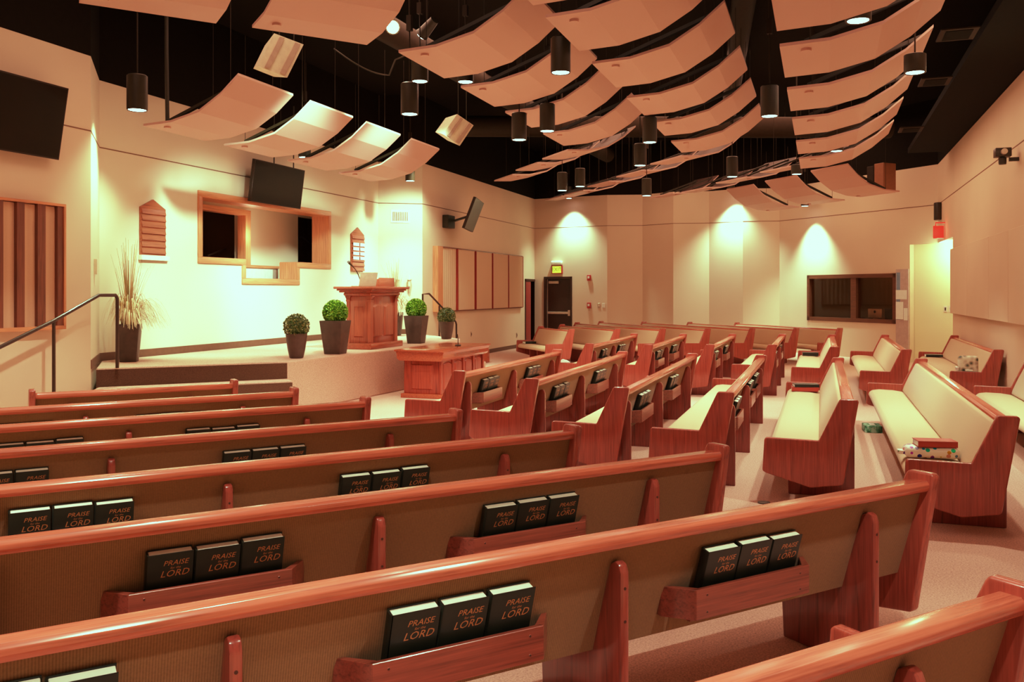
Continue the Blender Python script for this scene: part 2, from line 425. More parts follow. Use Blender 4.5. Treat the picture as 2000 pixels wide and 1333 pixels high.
# hymnals
bk = MB()
bk.box(-.073, .073, -.0185, -.0155, 0, .216); bk.box(-.073, .073, .0155, .0185, 0, .216)
bk.prism_z([(-.073, -.0185), (-.077, -.01), (-.077, .01), (-.073, .0185), (-.07, .0185), (-.07, -.0185)], 0, .216)
MT = lambda x, z: Matrix.Translation((x, -.0188, z)) @ Matrix.Rotation(R(90), 4, 'X')
add_text(bk, 'PRAISE', .0265, MT(.016, .179), 1, shear=.28, spacing=1.02)
add_text(bk, 'for the', .012, MT(.016, .1605), 1, shear=.28)
add_text(bk, 'LORD', .0345, MT(.014, .139), 1, shear=.28, spacing=1.02)
BS = 1.16
bk.v = [tuple(c * BS for c in v) for v in bk.v]
me_cover = bk.mesh('hymnal_cover', [m_cover, m_gold], 0)
me_pages = MB().box(-.0695 * BS, .070 * BS, -.0155 * BS, .0155 * BS, .003 * BS, .2125 * BS).mesh('hymnal_pages', m_pages, .002, 1)
book0 = thing('hymnal', '', 'book'); link('cover', me_cover, book0); link('pages', me_pages, book0)
BOOKN = 0
first_book = True
TILT = math.atan2(.132, .445)
def hymnal(key, x, dz, label, group, dy=0, rz=0):
    global first_book
    b = book0 if first_book else copy_tree(book0)
    first_book = False
    t = PEWS[key]
    # rests in the rack, leaning with the pew back
    z0 = .4465 + dz
    y0 = .058 + .132 * (.79 - z0) / .445 - .0275 + dy
    M = Matrix.Translation(t.location) @ Matrix.Rotation(t.rotation_euler[2], 4, 'Z') @ Matrix.Translation((x, y0, z0)) @ Matrix.Rotation(TILT, 4, 'X') @ Matrix.Rotation(rz, 4, 'Y')
    b.matrix_world = M; b.location = M.to_translation(); b.rotation_euler = M.to_euler()
    tag(b, label, 'book', group)
ORD = ['first', 'second', 'third', 'fourth', 'fifth', 'sixth', 'seventh', 'eighth']
def fill(key, xs, names, rowname, counts=None):
    """three hymnals per rack; xs in local coords, given with their spoken names"""
    for j, (x, nm) in enumerate(zip(xs, names)):
        cnt = counts[j] if counts else 3
        for i in range(cnt):
            off = (i - (cnt - 1) / 2) * .1802
            word = (['wall-side', 'middle', 'aisle-side'] if key[0] == 'A' else ['near', 'middle', 'far'])[i if cnt == 3 else 2 * i]
            hymnal(key, x + (.02 if key in ('A6', 'A5') else -.004) + off, random.choice([0, 0, .003, .006]), 'black hymnal, %s book in the %s rack of %s' % (word, nm, rowname), 'hymnals in the pew racks',
                   random.uniform(-.006, 0))

# A: near block (camera side), rows 7 = nearest the stairs ... 0 = nearest the camera
Aend = lambda k: (7.35 - .443 * k, 5.37 - .965 * k)
A_D = [8.86, 7.86, 6.87, 5.82, 4.74, 3.725, 2.66, 1.53]
A_L = [1.78, 3.1, 4.7, 5.8, 5.45, 5.0, 4.6, 2.9]
A_fin = [[.38, 1.40], [.43, 1.66, 2.7], [.47, 1.76, 3.0, 4.25], [.50, 2.28, 3.6, 5.3], [.49, 2.14, 3.5, 5.0], [.46, 2.01, 3.48, 4.6], [.38, 1.79, 3.18, 4.2], [.48, 1.8, 2.5]]
A_rack = [[], [1.06, 2.20], [1.15, 2.36], [1.41, 2.92], [1.31, 2.90], [1.28, 2.77], [1.17, 2.50, 3.82], []]
front = Vector((math.sin(R(40)), math.cos(R(40)), 0)); xdir = Vector((math.cos(R(40)), -math.sin(R(40)), 0))
for i in range(8):
    e = Vector((*Aend(i), 0)); e += front * (A_D[i] - .10 - e.dot(front))
    L = A_L[i]
    if i == 7: e = e - xdir * 1.50
    o = e - xdir * L
    nm = ['front pew of the near block, beside the stage stairs'] + ['%s pew back from the stage stairs in the near block' % w for w in ORD[1:7]] + ['pew nearest the camera, seen from behind at the bottom corner']
    pew('A%d' % i, 'oak pew with tan fabric, ' + nm[i], 'A', o, L, [L - q - .05 for q in A_fin[i]], [L - q for q in A_rack[i]], 'pews of the near block')
    fill('A%d' % i, [L - q for q in A_rack[i]], ['aisle-end', 'middle', 'far-end'][:len(A_rack[i])] if len(A_rack[i]) == 3 else ['aisle-end', 'inner'], 'near-block row ' + ORD[i])
# B: centre block, near half (B1) and far half (B2)
B1 = [(8.95, 12.72, 3.70, [9.15, 10.7, 12.4], [9.87, 11.55]), (8.38, 12.62, 2.70, [8.65, 10.25, 12.06], [9.4, 11.23]), (7.87, 12.5, 1.70, [8.04, 9.76, 11.95], [8.93, 10.82]),
      (7.78, 12.46, .78, [8.05, 9.75, 11.95], [8.75, 10.42, 11.31]), (7.55, 12.3, -.19, [7.9, 9.6, 11.9], []), (6.9, 12.5, -1.19, [7.25, 9.5, 12.1], []), (6.2, 12.55, -2.44, [6.6, 9.5, 12.2], [])]
B2 = [(14.36, 18.05, 3.62, [14.6, 16.1, 17.75], [15.4, 16.85]), (14.4, 18.2, 2.65, [14.65, 16.05, 17.9], [15.35, 17.05]), (14.7, 18.5, 1.71, [14.95, 16.1, 18.2], [15.5, 17.2]),
      (15.0, 18.8, .76, [15.25, 16.9, 18.5], [15.75, 17.75]), (14.75, 18.9, -.18, [15.1, 17, 18.6], []), (14.4, 19.1, -1.17, [14.7, 17, 18.8], []), (14.75, 19.3, -2.42, [15.1, 17, 19.0], [])]
for half, rows in (('near', B1), ('far', B2)):
    for i, (x0, x1, yr, fins, racks) in enumerate(rows):
        key = ('B' if half == 'near' else 'C') + str(i)
        where = '%s row of the centre block, %s half' % (ORD[i], half) if i < 6 else 'backed against the panelled wall, %s half' % half
        yy = yr - .085
        if i == 6: yy = YR + .03
        pew(key, 'oak pew with tan cushions, ' + where, 'B', (x0 - .03, yy), x1 - x0 + .06, [q - x0 + .03 for q in fins], [q - x0 + .03 for q in racks], 'pews of the centre block')
        fill(key, [q - x0 + .03 for q in racks], ['near-end', 'far-end'] if len(racks) == 2 else ['near-end', 'middle', 'far-end'], 'centre-block %s-half row %s' % (half, ORD[i]),
             [2, 3] if key == 'C0' else None)
# F: far block, mirrored
FL = [1.81, 3.1, 4.65, 5.5, 5.1, 4.6, 4.1]
xF = Vector((math.cos(R(40)), math.sin(R(40)), 0)); fF = Vector((-math.sin(R(40)), math.cos(R(40)), 0))
for i in range(7):
    e = Aend(i); e = Vector((27.1 - e[0], e[1], 0)) - fF * .05 - xF * .03
    L = FL[i] + .03
    pew('F%d' % i, 'oak pew with tan cushions facing the stage, %s row of the far block' % ORD[i], 'F', e, L, [.45, L / 2, L - .45], [], 'pews of the far block')

# ------------------------------------------------------------------ acoustic clouds
CP = [(0, 0), (.42, .02), (.84, .12), (1.16, .31), (1.42, .53)]
def cloud_mesh(W_, prof):
    mb = MB(); t = .028; n = len(prof)
    top = [(-y, z + t) for y, z in prof]; bot = [(-y, z) for y, z in prof]
    b = len(mb.v)
    vs = [(x, y, z) for x in (0, W_) for y, z in bot + top]
    m = 2 * n; fs, ms = [], []
    for i in range(n - 1):
        fs.append((i, i + 1, m + i + 1, m + i)); ms.append(0)
        fs.append((n + i, m + n + i, m + n + i + 1, n + i + 1)); ms.append(1)
        fs.append((i, n + i, n + i + 1, i + 1)); ms.append(0)
        fs.append((m + i, m + i + 1, m + n + i + 1, m + n + i)); ms.append(0)
    fs += [(0, m, m + n, n), (n - 1, 2 * n - 1, m + 2 * n - 1, m + n - 1)]; ms += [0, 0]
    mb.v += vs; mb.f += fs; mb.m += ms
    return mb.mesh('cloud_panel', [m_cloud, m_cloud_edge], 0, smooth=0)
me_cloud = cloud_mesh(1.2, CP)
me_hang = MB().tube([(0, 0, .03), (0, 0, 1.6)], .004, 5).mesh('hanger_wire', m_duct)
me_bar = MB().prism_x([(-.2, .06), (-.2, .10), (-1.35, .53), (-1.35, .49)], -.025, .025).mesh('strut', m_blackmet)
dsk = MB().tube([(.18, -.22, .012), (.18, -.22, -.012)], .045, 12)
me_det = dsk.mesh('clip_plate', m_cloud)
CLOUDS = []
def cloud(label, x, y, z, rz, group, scl=(1, 1, 1)):
    t = thing('acoustic_cloud', label, 'ceiling panel', (x, y, z), rz, group)
    p = link('panel', me_cloud, t); p.scale = scl
    for wx, wy, wz in ((.15, -.25, 0), (1.05, -.25, 0), (.15, -1.2, .35), (1.05, -1.2, .35)): link('hanger_wire', me_hang, t, (wx, wy, wz))
    for wx in (.22, .98): link('strut', me_bar, t, (wx, 0, 0))
    link('clip_plate', me_det, t); CLOUDS.append(t)
    return t
for i in range(4): cloud('curved ceiling panel, %s from the camera in the row over the stage edge' % ORD[i], 9.2 + 1.62 * i, 8.12, 3.8, 0, 'curved panels over the stage edge')
for i, x in enumerate([8.46, 10.17, 11.8, 13.6]): cloud('curved ceiling panel, %s from the camera in the stage-side row over the centre pews' % ORD[i], x, 4.18, 4.2, 0, 'curved panels over the centre pews')
for i, x in enumerate([6.25, 7.82, 9.58, 11.42, 13.18, 15.02]): cloud('curved ceiling panel, %s from the camera in the middle row over the centre pews' % ORD[i], x, 2.38, 4.2, 0, 'curved panels over the centre pews')
for i, x in enumerate([6.5, 8.2, 9.97, 11.7, 13.5, 15.25]): cloud('curved ceiling panel, %s from the camera in the wall-side row over the centre pews' % ORD[i], x, .35, 3.85, 0, 'curved panels over the centre pews')
for i, (x, y) in enumerate([(6.35, 6.32), (7.5, 5.30)]): cloud('pink-beige curved ceiling panel cut off by the top edge, %s over the near block' % ORD[i], x, y, 4.3, R(-40), 'curved panels over the near block')
def cloudF(label, px, py, z, grp, rz=R(40)):
    x, y = at_z(px, py, z); c, s_ = math.cos(rz), math.sin(rz)
    cloud(label, x - 1.2 * c, y - 1.2 * s_, z, rz, grp)
for i, (px, py) in enumerate([(1059, 312), (1007, 334), (965, 354.5)]): cloudF('curved ceiling panel seen edge-on, %s outward in the front row over the far block' % ORD[i], px, py, 4.3, 'curved panels over the far block')
for i, (px, py) in enumerate([(1270, 322), (1203.5, 347), (1147, 366), (1102, 382), (1063, 392)]): cloudF('curved ceiling panel seen edge-on, %s outward in the second row over the far block' % ORD[i], px, py, 4.3, 'curved panels over the far block')
for i, (px, py) in enumerate([(1484, 338), (1398, 359), (1331, 377), (1270, 387)]): cloudF('curved ceiling panel seen edge-on, %s outward in the third row over the far block' % ORD[i], px, py, 4.3, 'curved panels over the far block')
for i, (px, py) in enumerate([(1757, 375), (1650, 392), (1561, 405.6)]):       # back-of-room reflectors, low edge towards the sound booth window
    x, y = at_z(px, py, 3.9); rz = R(220)
    cloud('curved ceiling panel, %s from the panelled wall in the row before the booth window' % ORD[i], x + 1.2 * math.cos(R(40)), y + 1.2 * math.sin(R(40)), 3.9, rz, 'curved panels before the booth window')

# ------------------------------------------------------------------ pendant can lights
me_can = MB().lathe([(.085, .012), (.1, 0), (.104, .01), (.104, .36), (.09, .372), (.03, .38)], 28).mesh('can', m_blackmet)
me_lens = MB().lathe([(.0, .006), (.088, .006), (.088, .0085), (0, .0085)], 24).mesh('lens', m_lens)
me_stem = MB().tube([(0, 0, .38), (0, 0, .75)], .008, 8).box(-.03, .03, -.03, .03, .75, .86).tube([(0, 0, .86), (0, 0, 1.6)], .012, 8).mesh('stem', m_duct)
SPOT_W, SPOT_COL = 245., (.86, 1.0, .86)
def spot(loc, target, watts, size, blend, col, radius=.06, parent=None):
    l = bpy.data.lights.new('lamp', 'SPOT'); l.energy = watts; l.spot_size = size; l.spot_blend = blend; l.color = col; l.shadow_soft_size = radius
    o = bpy.data.objects.new('lamp', l); COL.objects.link(o)
    d = Vector(target) - Vector(loc)
    o.rotation_euler = d.to_track_quat('-Z', 'Y').to_euler(); o.location = loc
    if parent: o.parent = parent
    return o
CANS = [(268, 216, 'hanging by the stage stairs over the rail'), (820, 160, 'half hidden behind the first centre panel tip'), (909, 161, 'tucked under the first stage-side centre panel'), (800, 224, 'hanging over the stage with a bright side strip'),
        (1095, 143, 'large one between two big centre panels'), (1014, 274, 'hanging beyond the small white speaker'), (1069, 257, 'peeping below the third stage-side centre panel'), (1269, 279, 'hanging under the end of a stage-side panel'),
        (1250, 324, 'hanging over the middle aisle'), (1133, 365, 'farther one of a pair near the exit wall'), (1098, 373, 'nearer the exit door of a pair'), (1111, 388, 'lowest small one before the exit wall'),
        (1263, 383, 'hanging before the plain folds of the back wall'), (1503, 228, 'hanging in the gap between the two centre panel rows'), (1430, 346, 'hanging before the bright folds of the back wall'),
        (1676, 42, 'between the two nearest wall-side panels'), (1787, 143, 'at the wall end of the third wall-side panel'), (1634, 296, 'between the last two wall-side panels'), (1556, 341, 'behind the last wall-side panel'),
        (1572, 403, 'lowest small one before the booth window'), (595, 308, 'in front of the stage television'), (801, 354, 'over the far end of the stage')]
CANZ = {0: 3.6, 1: 4.3, 2: 4.33, 11: 4.42, 15: 3.94, 16: 3.87, 17: 3.91, 18: 3.95, 19: 3.86, 20: 3.95, 21: 4.1}
HOT = {11: (96, 520), 19: (84, 760), 21: (96, 560), 22: (98, 640), 23: (96, 480)}
WASH = {11: .985, 19: .978, 22: .985}
WASH_WALLS = list(zip(FAR, FAR[1:])) + [(FAR[6], CORNER)]
CANS += [(1428, 374, 'half hidden behind the panels before the bright folds'), (2030, 112, 'close to the panelled wall beside the frame edge')]
CANZ[22], CANZ[23] = 4.42, 4.4
ACANS = [(4.9, 4.2), (2.5, 1.7), (.8, 3.4), (2.7, -.9), (.2, .3), (4.6, 6.6)]
CANS += [(*p, '') for p in ACANS]
for i, (px, py, d) in enumerate(CANS):
    if i >= 24:
        spot((px, py, 3.8), (px, py, 0), 300, R(95), .45, SPOT_COL); continue
    z0 = CANZ.get(i, 3.8)
    for z in [z0] if i in CANZ else [z0 + k * sg for k in [j * .03 for j in range(14)] for sg in (-1, 1)]:
        x, y = at_z(px, py, z)
        if all(not (-.16 < q.x < 1.36 and -1.58 < q.y < .16) for q in [c.matrix_basis.inverted() @ Vector((x, y, 0)) for c in CLOUDS]): break
    if i in WASH:                                   # wall washers hang close to the wall they light
        for a_, b_ in WASH_WALLS:
            q_ = on_wall(px, py, a_, b_); L_w = math.hypot(b_[0] - a_[0], b_[1] - a_[1])
            if 0 <= q_[3] <= L_w: x, y = q_[0] * WASH[i] , q_[1] * WASH[i]; z = EYE + (q_[2] - EYE) * WASH[i]
    t = thing('pendant_can_light', 'black cylinder ceiling light, ' + d, 'ceiling light', (x, y, z), 0, 'black pendant can lights')
    oc = link('can', me_can, t); link('lens', me_lens, t)
    if i in (15, 16, 17, 18): oc.scale.z = .5
    o = link('stem', me_stem, t)
    h_ = .19 if i in (15, 16, 17, 18) else .38
    k = (ZTOP - z - h_) / (1.6 - .38); o.scale = (1, 1, k); o.location.z = h_ - .38 * k
    deg, wt = HOT.get(i, (95, SPOT_W))
    l = spot((x, y, z - .02), (x, y, 0), wt, R(deg), .95 if i in HOT else .5, SPOT_COL if i not in HOT else (.66, 1, .86))
# ------------------------------------------------------------------ lamps, world, camera
STCOL = (.64, 1.0, .86)
spot((10.0, 5.1, 4.9), (12.6, 9.5, 1.5), 1700, R(50), .8, STCOL, .12)
spot((12.2, 4.9, 5.0), (15.0, 9.5, 1.5), 1600, R(50), .8, STCOL, .12)
spot((11.6, 6.4, 5.0), (14.2, 7.3, 1.0), 400, R(50), .8, (.8, 1, .8), .1)
spot((17.5, 7.6, 4.6), (18.3, 9.0, 2.2), 380, R(85), .7, (.72, 1, .84), .08)
spot((9.7, 8.35, 4.5), (9.4, 9.0, 1.5), 420, R(80), .8, (.7, 1, .75), .05)
for k in (.8, 2.0):
    sp_ = h0 + dWW * (k + .4) - out * .35
    pl = bpy.data.lights.new('passage_lamp', 'POINT'); pl.energy = 52; pl.color = (.9, 1, .7); pl.shadow_soft_size = .2
    po = bpy.data.objects.new('passage_lamp', pl); COL.objects.link(po); po.location = (sp_.x, sp_.y, 2.75)
def area(loc, target, watts, sx, sy, col):
    l = bpy.data.lights.new('fill', 'AREA'); l.shape = 'RECTANGLE'; l.size, l.size_y, l.energy, l.color = sx, sy, watts, col
    o = bpy.data.objects.new('ceiling_fill', l); COL.objects.link(o); o.location = loc
    o.rotation_euler = (Vector(target) - Vector(loc)).to_track_quat('-Z', 'Y').to_euler(); return o
area((3.0, 3.2, 5.9), (3.0, 3.2, 0), 150, 6, 6, (1, .74, .56))
area((20.5, 2.5, 5.9), (20.5, 2.5, 0), 430, 9, 7, (1, .72, .53))
area((11.5, 6.0, 5.9), (11.5, 6.0, 0), 200, 9, 2, (1, .74, .56))
area((12.5, -1.1, 4.6), (12.5, -1.1, 0), 100, 12, .8, (1, .74, .56))
w = bpy.data.worlds.new('World'); S.world = w; w.use_nodes = True
w.node_tree.nodes['Background'].inputs['Color'].default_value = (1, .68, .52, 1)
w.node_tree.nodes['Background'].inputs['Strength'].default_value = .25
cam = bpy.data.cameras.new('camera'); co = bpy.data.objects.new('camera', cam); COL.objects.link(co)
cam.sensor_width = 36; cam.lens = 36 * FPX / 2000; cam.shift_y = -(666.5 - HY) / 2000; cam.clip_start = .05; cam.clip_end = 100
co.location = (0, 0, EYE); co.rotation_euler = (R(90), 0, TH - R(90))
S.camera = co
S.view_settings.view_transform = 'Standard'; S.view_settings.look = 'None'; S.view_settings.exposure = 0
S.view_settings.use_curve_mapping = True
cm = S.view_settings.curve_mapping; cm.extend = 'HORIZONTAL'; cm.use_clip = True
for ch, pts in ((0, [(.03, .03), (.10, .12), (.35, .43), (.7, .67), (1, .765)]), (1, [(.10, .083), (.40, .40), (.8, .88), (1, 1.0)]), (2, [(.10, .075), (.35, .30), (.8, .80), (1, .93)])):
    cv = cm.curves[ch]
    for p in pts[:-1]: cv.points.new(*p)
    cv.points[len(cv.points) - 1].location = pts[-1]
cm.update()

# ================================================================== furnishings and fittings
def V(*a): return Vector(a)
def cam_pt(px, py, f):                       # point at forward distance f
    u = (px - 1000) / FPX
    return V(f * (CT + ST * u), f * (ST - CT * u), EYE + (HY - py) * f / FPX)
def on_Y(px, py, Y):
    r_ = ray(px); t = Y / r_[1]; return V(t * r_[0], Y, EYE + (HY - py) * t / FPX)
def slab(mb, c, back, inset=0, mi=0, lift=0):
    """quad c = TL, TR, BR, BL (as seen), thickness vector `back`"""
    c = [Vector(q) for q in c]
    if inset:
        m = sum(c, Vector()) / 4
        ex = (c[1] - c[0]).normalized() * inset; ey = (c[3] - c[0]).normalized() * inset
        c = [c[0] + ex + ey, c[1] - ex + ey, c[2] - ex - ey, c[3] + ex - ey]
    b = Vector(back); nrm = -b.normalized() * lift
    f = [q + nrm for q in c]; k = [q + nrm + b for q in c]
    return mb.add(f + k, [(0, 1, 2, 3), (7, 6, 5, 4), (0, 4, 5, 1), (1, 5, 6, 2), (2, 6, 7, 3), (3, 7, 4, 0)], mi)
def frame_of(p0, p1):
    """location/rotation of a wall-local frame: x along the wall, y into the wall, z up"""
    return (p0[0], p0[1], 0), math.atan2(p1[1] - p0[1], p1[0] - p0[0])
def wall_thing(name, label, cat, p0, p1, s, z, group=None, off=0):
    d = Vector((p1[0] - p0[0], p1[1] - p0[1], 0)).normalized(); nin = Vector((d.y, -d.x, 0))
    q = Vector((p0[0], p0[1], 0)) + d * s + nin * off
    return thing(name, label, cat, (q.x, q.y, z), math.atan2(d.y, d.x), group)

# ---- baptistry: framed T opening, reveal, lit back wall, dark stair openings
TW = .095
fr = thing('baptistry_frame', 'light oak trim framing the T-shaped baptistry opening in the stage wall', 'window frame', (WS0[0], WS0[1], 0))
DP = .36
pieces = [('x', sL - TW, sR + TW, zT, zT + TW), ('z', sL - TW, sL, zBw, zT), ('z', sR, sR + TW, zBw, zT), ('x', sL - TW, sC0, zBw - TW, zBw), ('x', sC1, sR + TW, zBw - TW, zBw),
          ('z', sC0 - TW, sC0, zBc, zBw - TW), ('z', sC1, sC1 + TW, zBc, zBw - TW), ('x', sC0 - TW, sC1 + TW, zBc - TW, zBc)]
for k, a, b, c, d in pieces:
    MB().box(a, b, -.03, .01, c, d).build('casing', m_frame if k == 'x' else m_framev, fr, .006, 2)
rev = [('x', sL, sR, zT - .012, zT), ('z', sL, sL + .012, zBw, zT), ('z', sR - .012, sR, zBw, zT), ('x', sL, sC0, zBw, zBw + .012), ('x', sC1, sR, zBw, zBw + .012),
       ('z', sC0, sC0 + .012, zBc, zBw), ('z', sC1 - .012, sC1, zBc, zBw), ('x', sC0, sC1, zBc, zBc + .012)]
for k, a, b, c, d in rev:
    MB().box(a, b, -.02, DP, c, d).build('reveal', m_frame if k == 'x' else m_framev, fr)
BY = YST + .95
def BW(px, py): q = on_wall(px, py, (WS0[0], BY), (WS1[0], BY)); return q[3], q[2]
a0 = BW(382, 400)[0]; a1 = BW(470, 400)[0]; b0 = BW(582, 400)[0]; b1 = BW(660, 400)[0]
bx0, bx1 = sL - .1, b1 + .6
wall('wall_baptistry', (WS0[0] + bx0 - .6, BY), (WS0[0] + bx1, BY), 1.0, 3.6, m_stagewall, [(a0 - bx0 + .3, a1 - bx0 + .6, 1.3, BW(430, 412)[1]), (b0 - bx0 + .6, b1 - bx0 + .6, 1.3, 3.3)])
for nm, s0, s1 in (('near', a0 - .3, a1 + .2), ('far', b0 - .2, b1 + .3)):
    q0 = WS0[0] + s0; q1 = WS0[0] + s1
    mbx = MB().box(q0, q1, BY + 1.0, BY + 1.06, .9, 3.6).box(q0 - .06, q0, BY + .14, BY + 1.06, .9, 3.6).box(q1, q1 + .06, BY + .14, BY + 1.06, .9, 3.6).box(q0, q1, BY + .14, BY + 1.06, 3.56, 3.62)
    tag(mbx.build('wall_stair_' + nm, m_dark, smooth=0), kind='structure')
tag(MB().box(WS0[0] + bx0 - .6, WS0[0] + bx1, YST + .14, BY, 3.5, 3.6).build('ceiling_baptistry', m_stagewall, smooth=0), kind='structure')
tag(MB().box(WS0[0] + bx0 - .62, WS0[0] + bx0 - .56, YST + .14, BY, 1.0, 3.6).build('wall_baptistry_side', m_stagewall, smooth=0), kind='structure')
tag(MB().box(WS0[0] + bx1, WS0[0] + bx1 + .06, YST + .14, BY, 1.0, 3.6).build('wall_baptistry_end', m_stagewall, smooth=0), kind='structure')
jm = thing('doorway_frame', 'red-brown wooden doorway surround inside the baptistry opening, stairs beyond', 'door frame', (WS0[0], BY, 0))
j0, j1 = BW(394, 400)[0], BW(476, 400)[0]; jz = BW(430, 406)[1]; zl = 1.3
MB().box(j1 - .16, j1, -.16, .02, zl, jz - .1).build('jamb', m_framev, jm); MB().box(j0 - .5, j1, -.16, .02, jz - .1, jz).build('head', m_frame, jm)
for nm, pts, lab in (('a', [(405, 500), (462, 478)], 'black handrail rising behind the doorway surround in the baptistry'), ('b', [(583, 463), (592, 464), (622, 490)], 'black handrail descending in the dark baptistry stair beside the pale wall')):
    P_ = [on_Y(px, py, BY + .5) for px, py in pts]
    o = MB().tube(P_, .02, 8).build('stair_handrail', m_metal); tag(o, lab, 'handrail')
lt = thing('pool_wall', 'white low baptistry pool wall with a thin red-brown wooden coping', 'pool wall', (WS0[0], BY - .35, 0))
MB().box(sC0 - .1, sC1 + .3, 0, .1, 1.0, BW(520, 524)[1] - .02).build('wall_face', m_white, lt); MB().box(sC0 - .1, sC1 + .3, -.03, .12, BW(520, 524)[1] - .02, BW(520, 524)[1] + .03).build('coping', m_frame, lt)

pl = bpy.data.lights.new('baptistry_lamp', 'POINT'); pl.energy = 11; pl.color = (1, .9, .7); pl.shadow_soft_size = .15  # unseen fill light added to brighten the baptistry recess
po = bpy.data.objects.new('baptistry_lamp', pl); COL.objects.link(po); po.location = (WS0[0] + (sC0 + sC1) / 2 + .3, YST + .62, 2.75)
# ---- televisions
def tv(label, c, back, mats=None):
    c = [Vector(q) for q in c]; t = thing('wall_mounted_television', label, 'television', c[3])
    off = c[3]
    c = [q - off for q in c]
    slab(MB(), c, back).build('casing', m_bezel, t, .004, 1)
    slab(MB(), c, Vector(back) * .02, .018, lift=.0015).build('screen', m_screen, t, smooth=0)
    return t
BLq, BRq = on_Y(489, 396.6, 9.30), on_Y(587, 409, 9.30)
hz = on_Y(497, 310, 9.20).z
t = tv('black flat television hung tilted above the baptistry opening', [(BLq.x, 9.20, hz), (BRq.x, 9.20, hz), (BRq.x, 9.30, BRq.z), (BLq.x, 9.30, BRq.z)], (0, .06, .01))
for q in (.45, .85): MB().tube([((BRq.x - BLq.x) * q, 0, hz - BLq.z - .02), ((BRq.x - BLq.x) * q, 0, 1.9)], .012, 8).build('hanger', m_blackmet, t)
tv('large black flat television tilted out from the wall over the near acoustic panel', [(6.75, 8.40, 4.1), (8.29, 8.40, 4.1), (8.29, 8.55, 3.26), (6.75, 8.55, 3.26)], (0, .06, .012))
def fl(f, l, z): return V(f * CT + l * ST, f * ST - l * CT, z)
c3 = [fl(21, -.84, 3.92), fl(22.5, -.70, 3.92), fl(22.5, -.98, 3.19), fl(21, -1.115, 3.19)]
t = tv('flat television turned almost edge-on on a wall arm beyond the stage', c3, (-.03, .055, .01))
a_ = sum(c3, Vector()) / 4 - c3[3]; wq = V(20.2, YL, 3.42) - c3[3]
MB().box(wq.x - .26, wq.x + .16, wq.y - .16, wq.y - .002, wq.z - .17, wq.z + .14).build('wall_bracket', m_blackmet, t, .01, 1)
MB().tube([wq + V(.1, -.1, 0), a_ + V(-.03, .06, 0)], .03, 8).build('arm', m_blackmet, t)

# ---- hymn boards on the stage wall
def hymn_board(label, pxl, pxr, ypk, ysh, ybot, rows, cards, ledge):
    l = on_Y(pxl, ysh, YST); r_ = on_Y(pxr, ysh, YST); W_ = r_.x - l.x; zb = on_Y(pxl, ybot, YST).z; zs = on_Y(pxl, ysh, YST).z; zp = on_Y((pxl + pxr) / 2, ypk, YST).z
    t = thing('hymn_board', label, 'hymn board', (l.x, YST, zb)); H1, H2 = zs - zb, zp - zb
    mb = MB(); pr = [(0, 0), (W_, 0), (W_, H1), (W_ / 2, H2), (0, H1)]
    n_ = 5; mb.add([(x, -.03, z) for x, z in pr] + [(x, -.001, z) for x, z in pr], [(0, 1, 2, 3, 4), (9, 8, 7, 6, 5)] + [(i, (i + 1) % 5, 5 + (i + 1) % 5, 5 + i) for i in range(5)])
    mb.build('back_board', m_board, t)
    st = H1 / rows
    for i in range(rows):
        MB().prism_x([(-.031, i * st), (-.055, i * st + .006), (-.036, i * st + st * .8), (-.031, i * st + st * .8)], .015, W_ - .015).build('card_rail', m_pulpitx if cards else m_board, t)
    for i in cards:
        z = (rows - i) * st - st * .12
        cd = MB()
        for k in range(2):
            w_ = (.46, .34)[k] * W_; x0 = (.06, .60)[k] * W_
            cd.box(x0, x0 + w_, -.058, -.056, z - st * .42, z + st * .25)
        cd.build('card', m_paper, t)
    if ledge: MB().box(-.02, W_ + .05, -.07, -.0, .0, .075).build('white_ledge', m_white, t, .004, 1)
hymn_board('empty wooden hymn board with pointed top above the tall grass planter', 271.5, 320.5, 390, 404, 508, 8, [], True)
hymn_board('wooden hymn board with rows of white number cards behind the pulpit', 684, 709, 444.5, 457, 529, 8, [2, 3, 4, 5], False)

# ---- acoustic panel on the near side wall (fabric fields and walnut slats)
q1 = on_Y(118, 400, YL); zt_ = q1.z; zb_ = on_Y(118, 643, YL).z; X1 = q1.x; X0 = X1 - 3.0
t = thing('slatted_wall_panel', 'framed fabric wall panel with dark vertical wood slats beneath the tilted television', 'acoustic panel', (X0, YL, zb_))
Hh = zt_ - zb_; Lp = X1 - X0
MB().box(.04, Lp - .04, -.03, -.001, .04, Hh - .04).build('fabric_field', m_panel, t)
for nm, bx in (('frame_rail', (0, Lp, 0, .045)), ('frame_rail', (0, Lp, Hh - .03, Hh)), ('frame_stile', (0, .03, .045, Hh - .03)), ('frame_stile', (Lp - .03, Lp, .045, Hh - .03))):
    MB().box(bx[0], bx[1], -.09, -.001, bx[2], bx[3]).build(nm, m_framev if 'stile' in nm else m_frame, t)
sx = []
for pa, pb in ((23.5, 38.5), (64, 79.5), (103, 117)):
    sx.append((on_Y(pa, 500, YL).x - X0, on_Y(pb, 500, YL).x - X0))
d_ = sx[1][0] - sx[0][0]
sx += [(sx[0][0] - d_ * k, sx[0][1] - d_ * k) for k in (1, 2, 3)]
for a, b in sx:
    if a > .05: MB().box(a, min(b, Lp - .03), -.075, -.03, .045, Hh - .03).build('slat', m_slat, t)

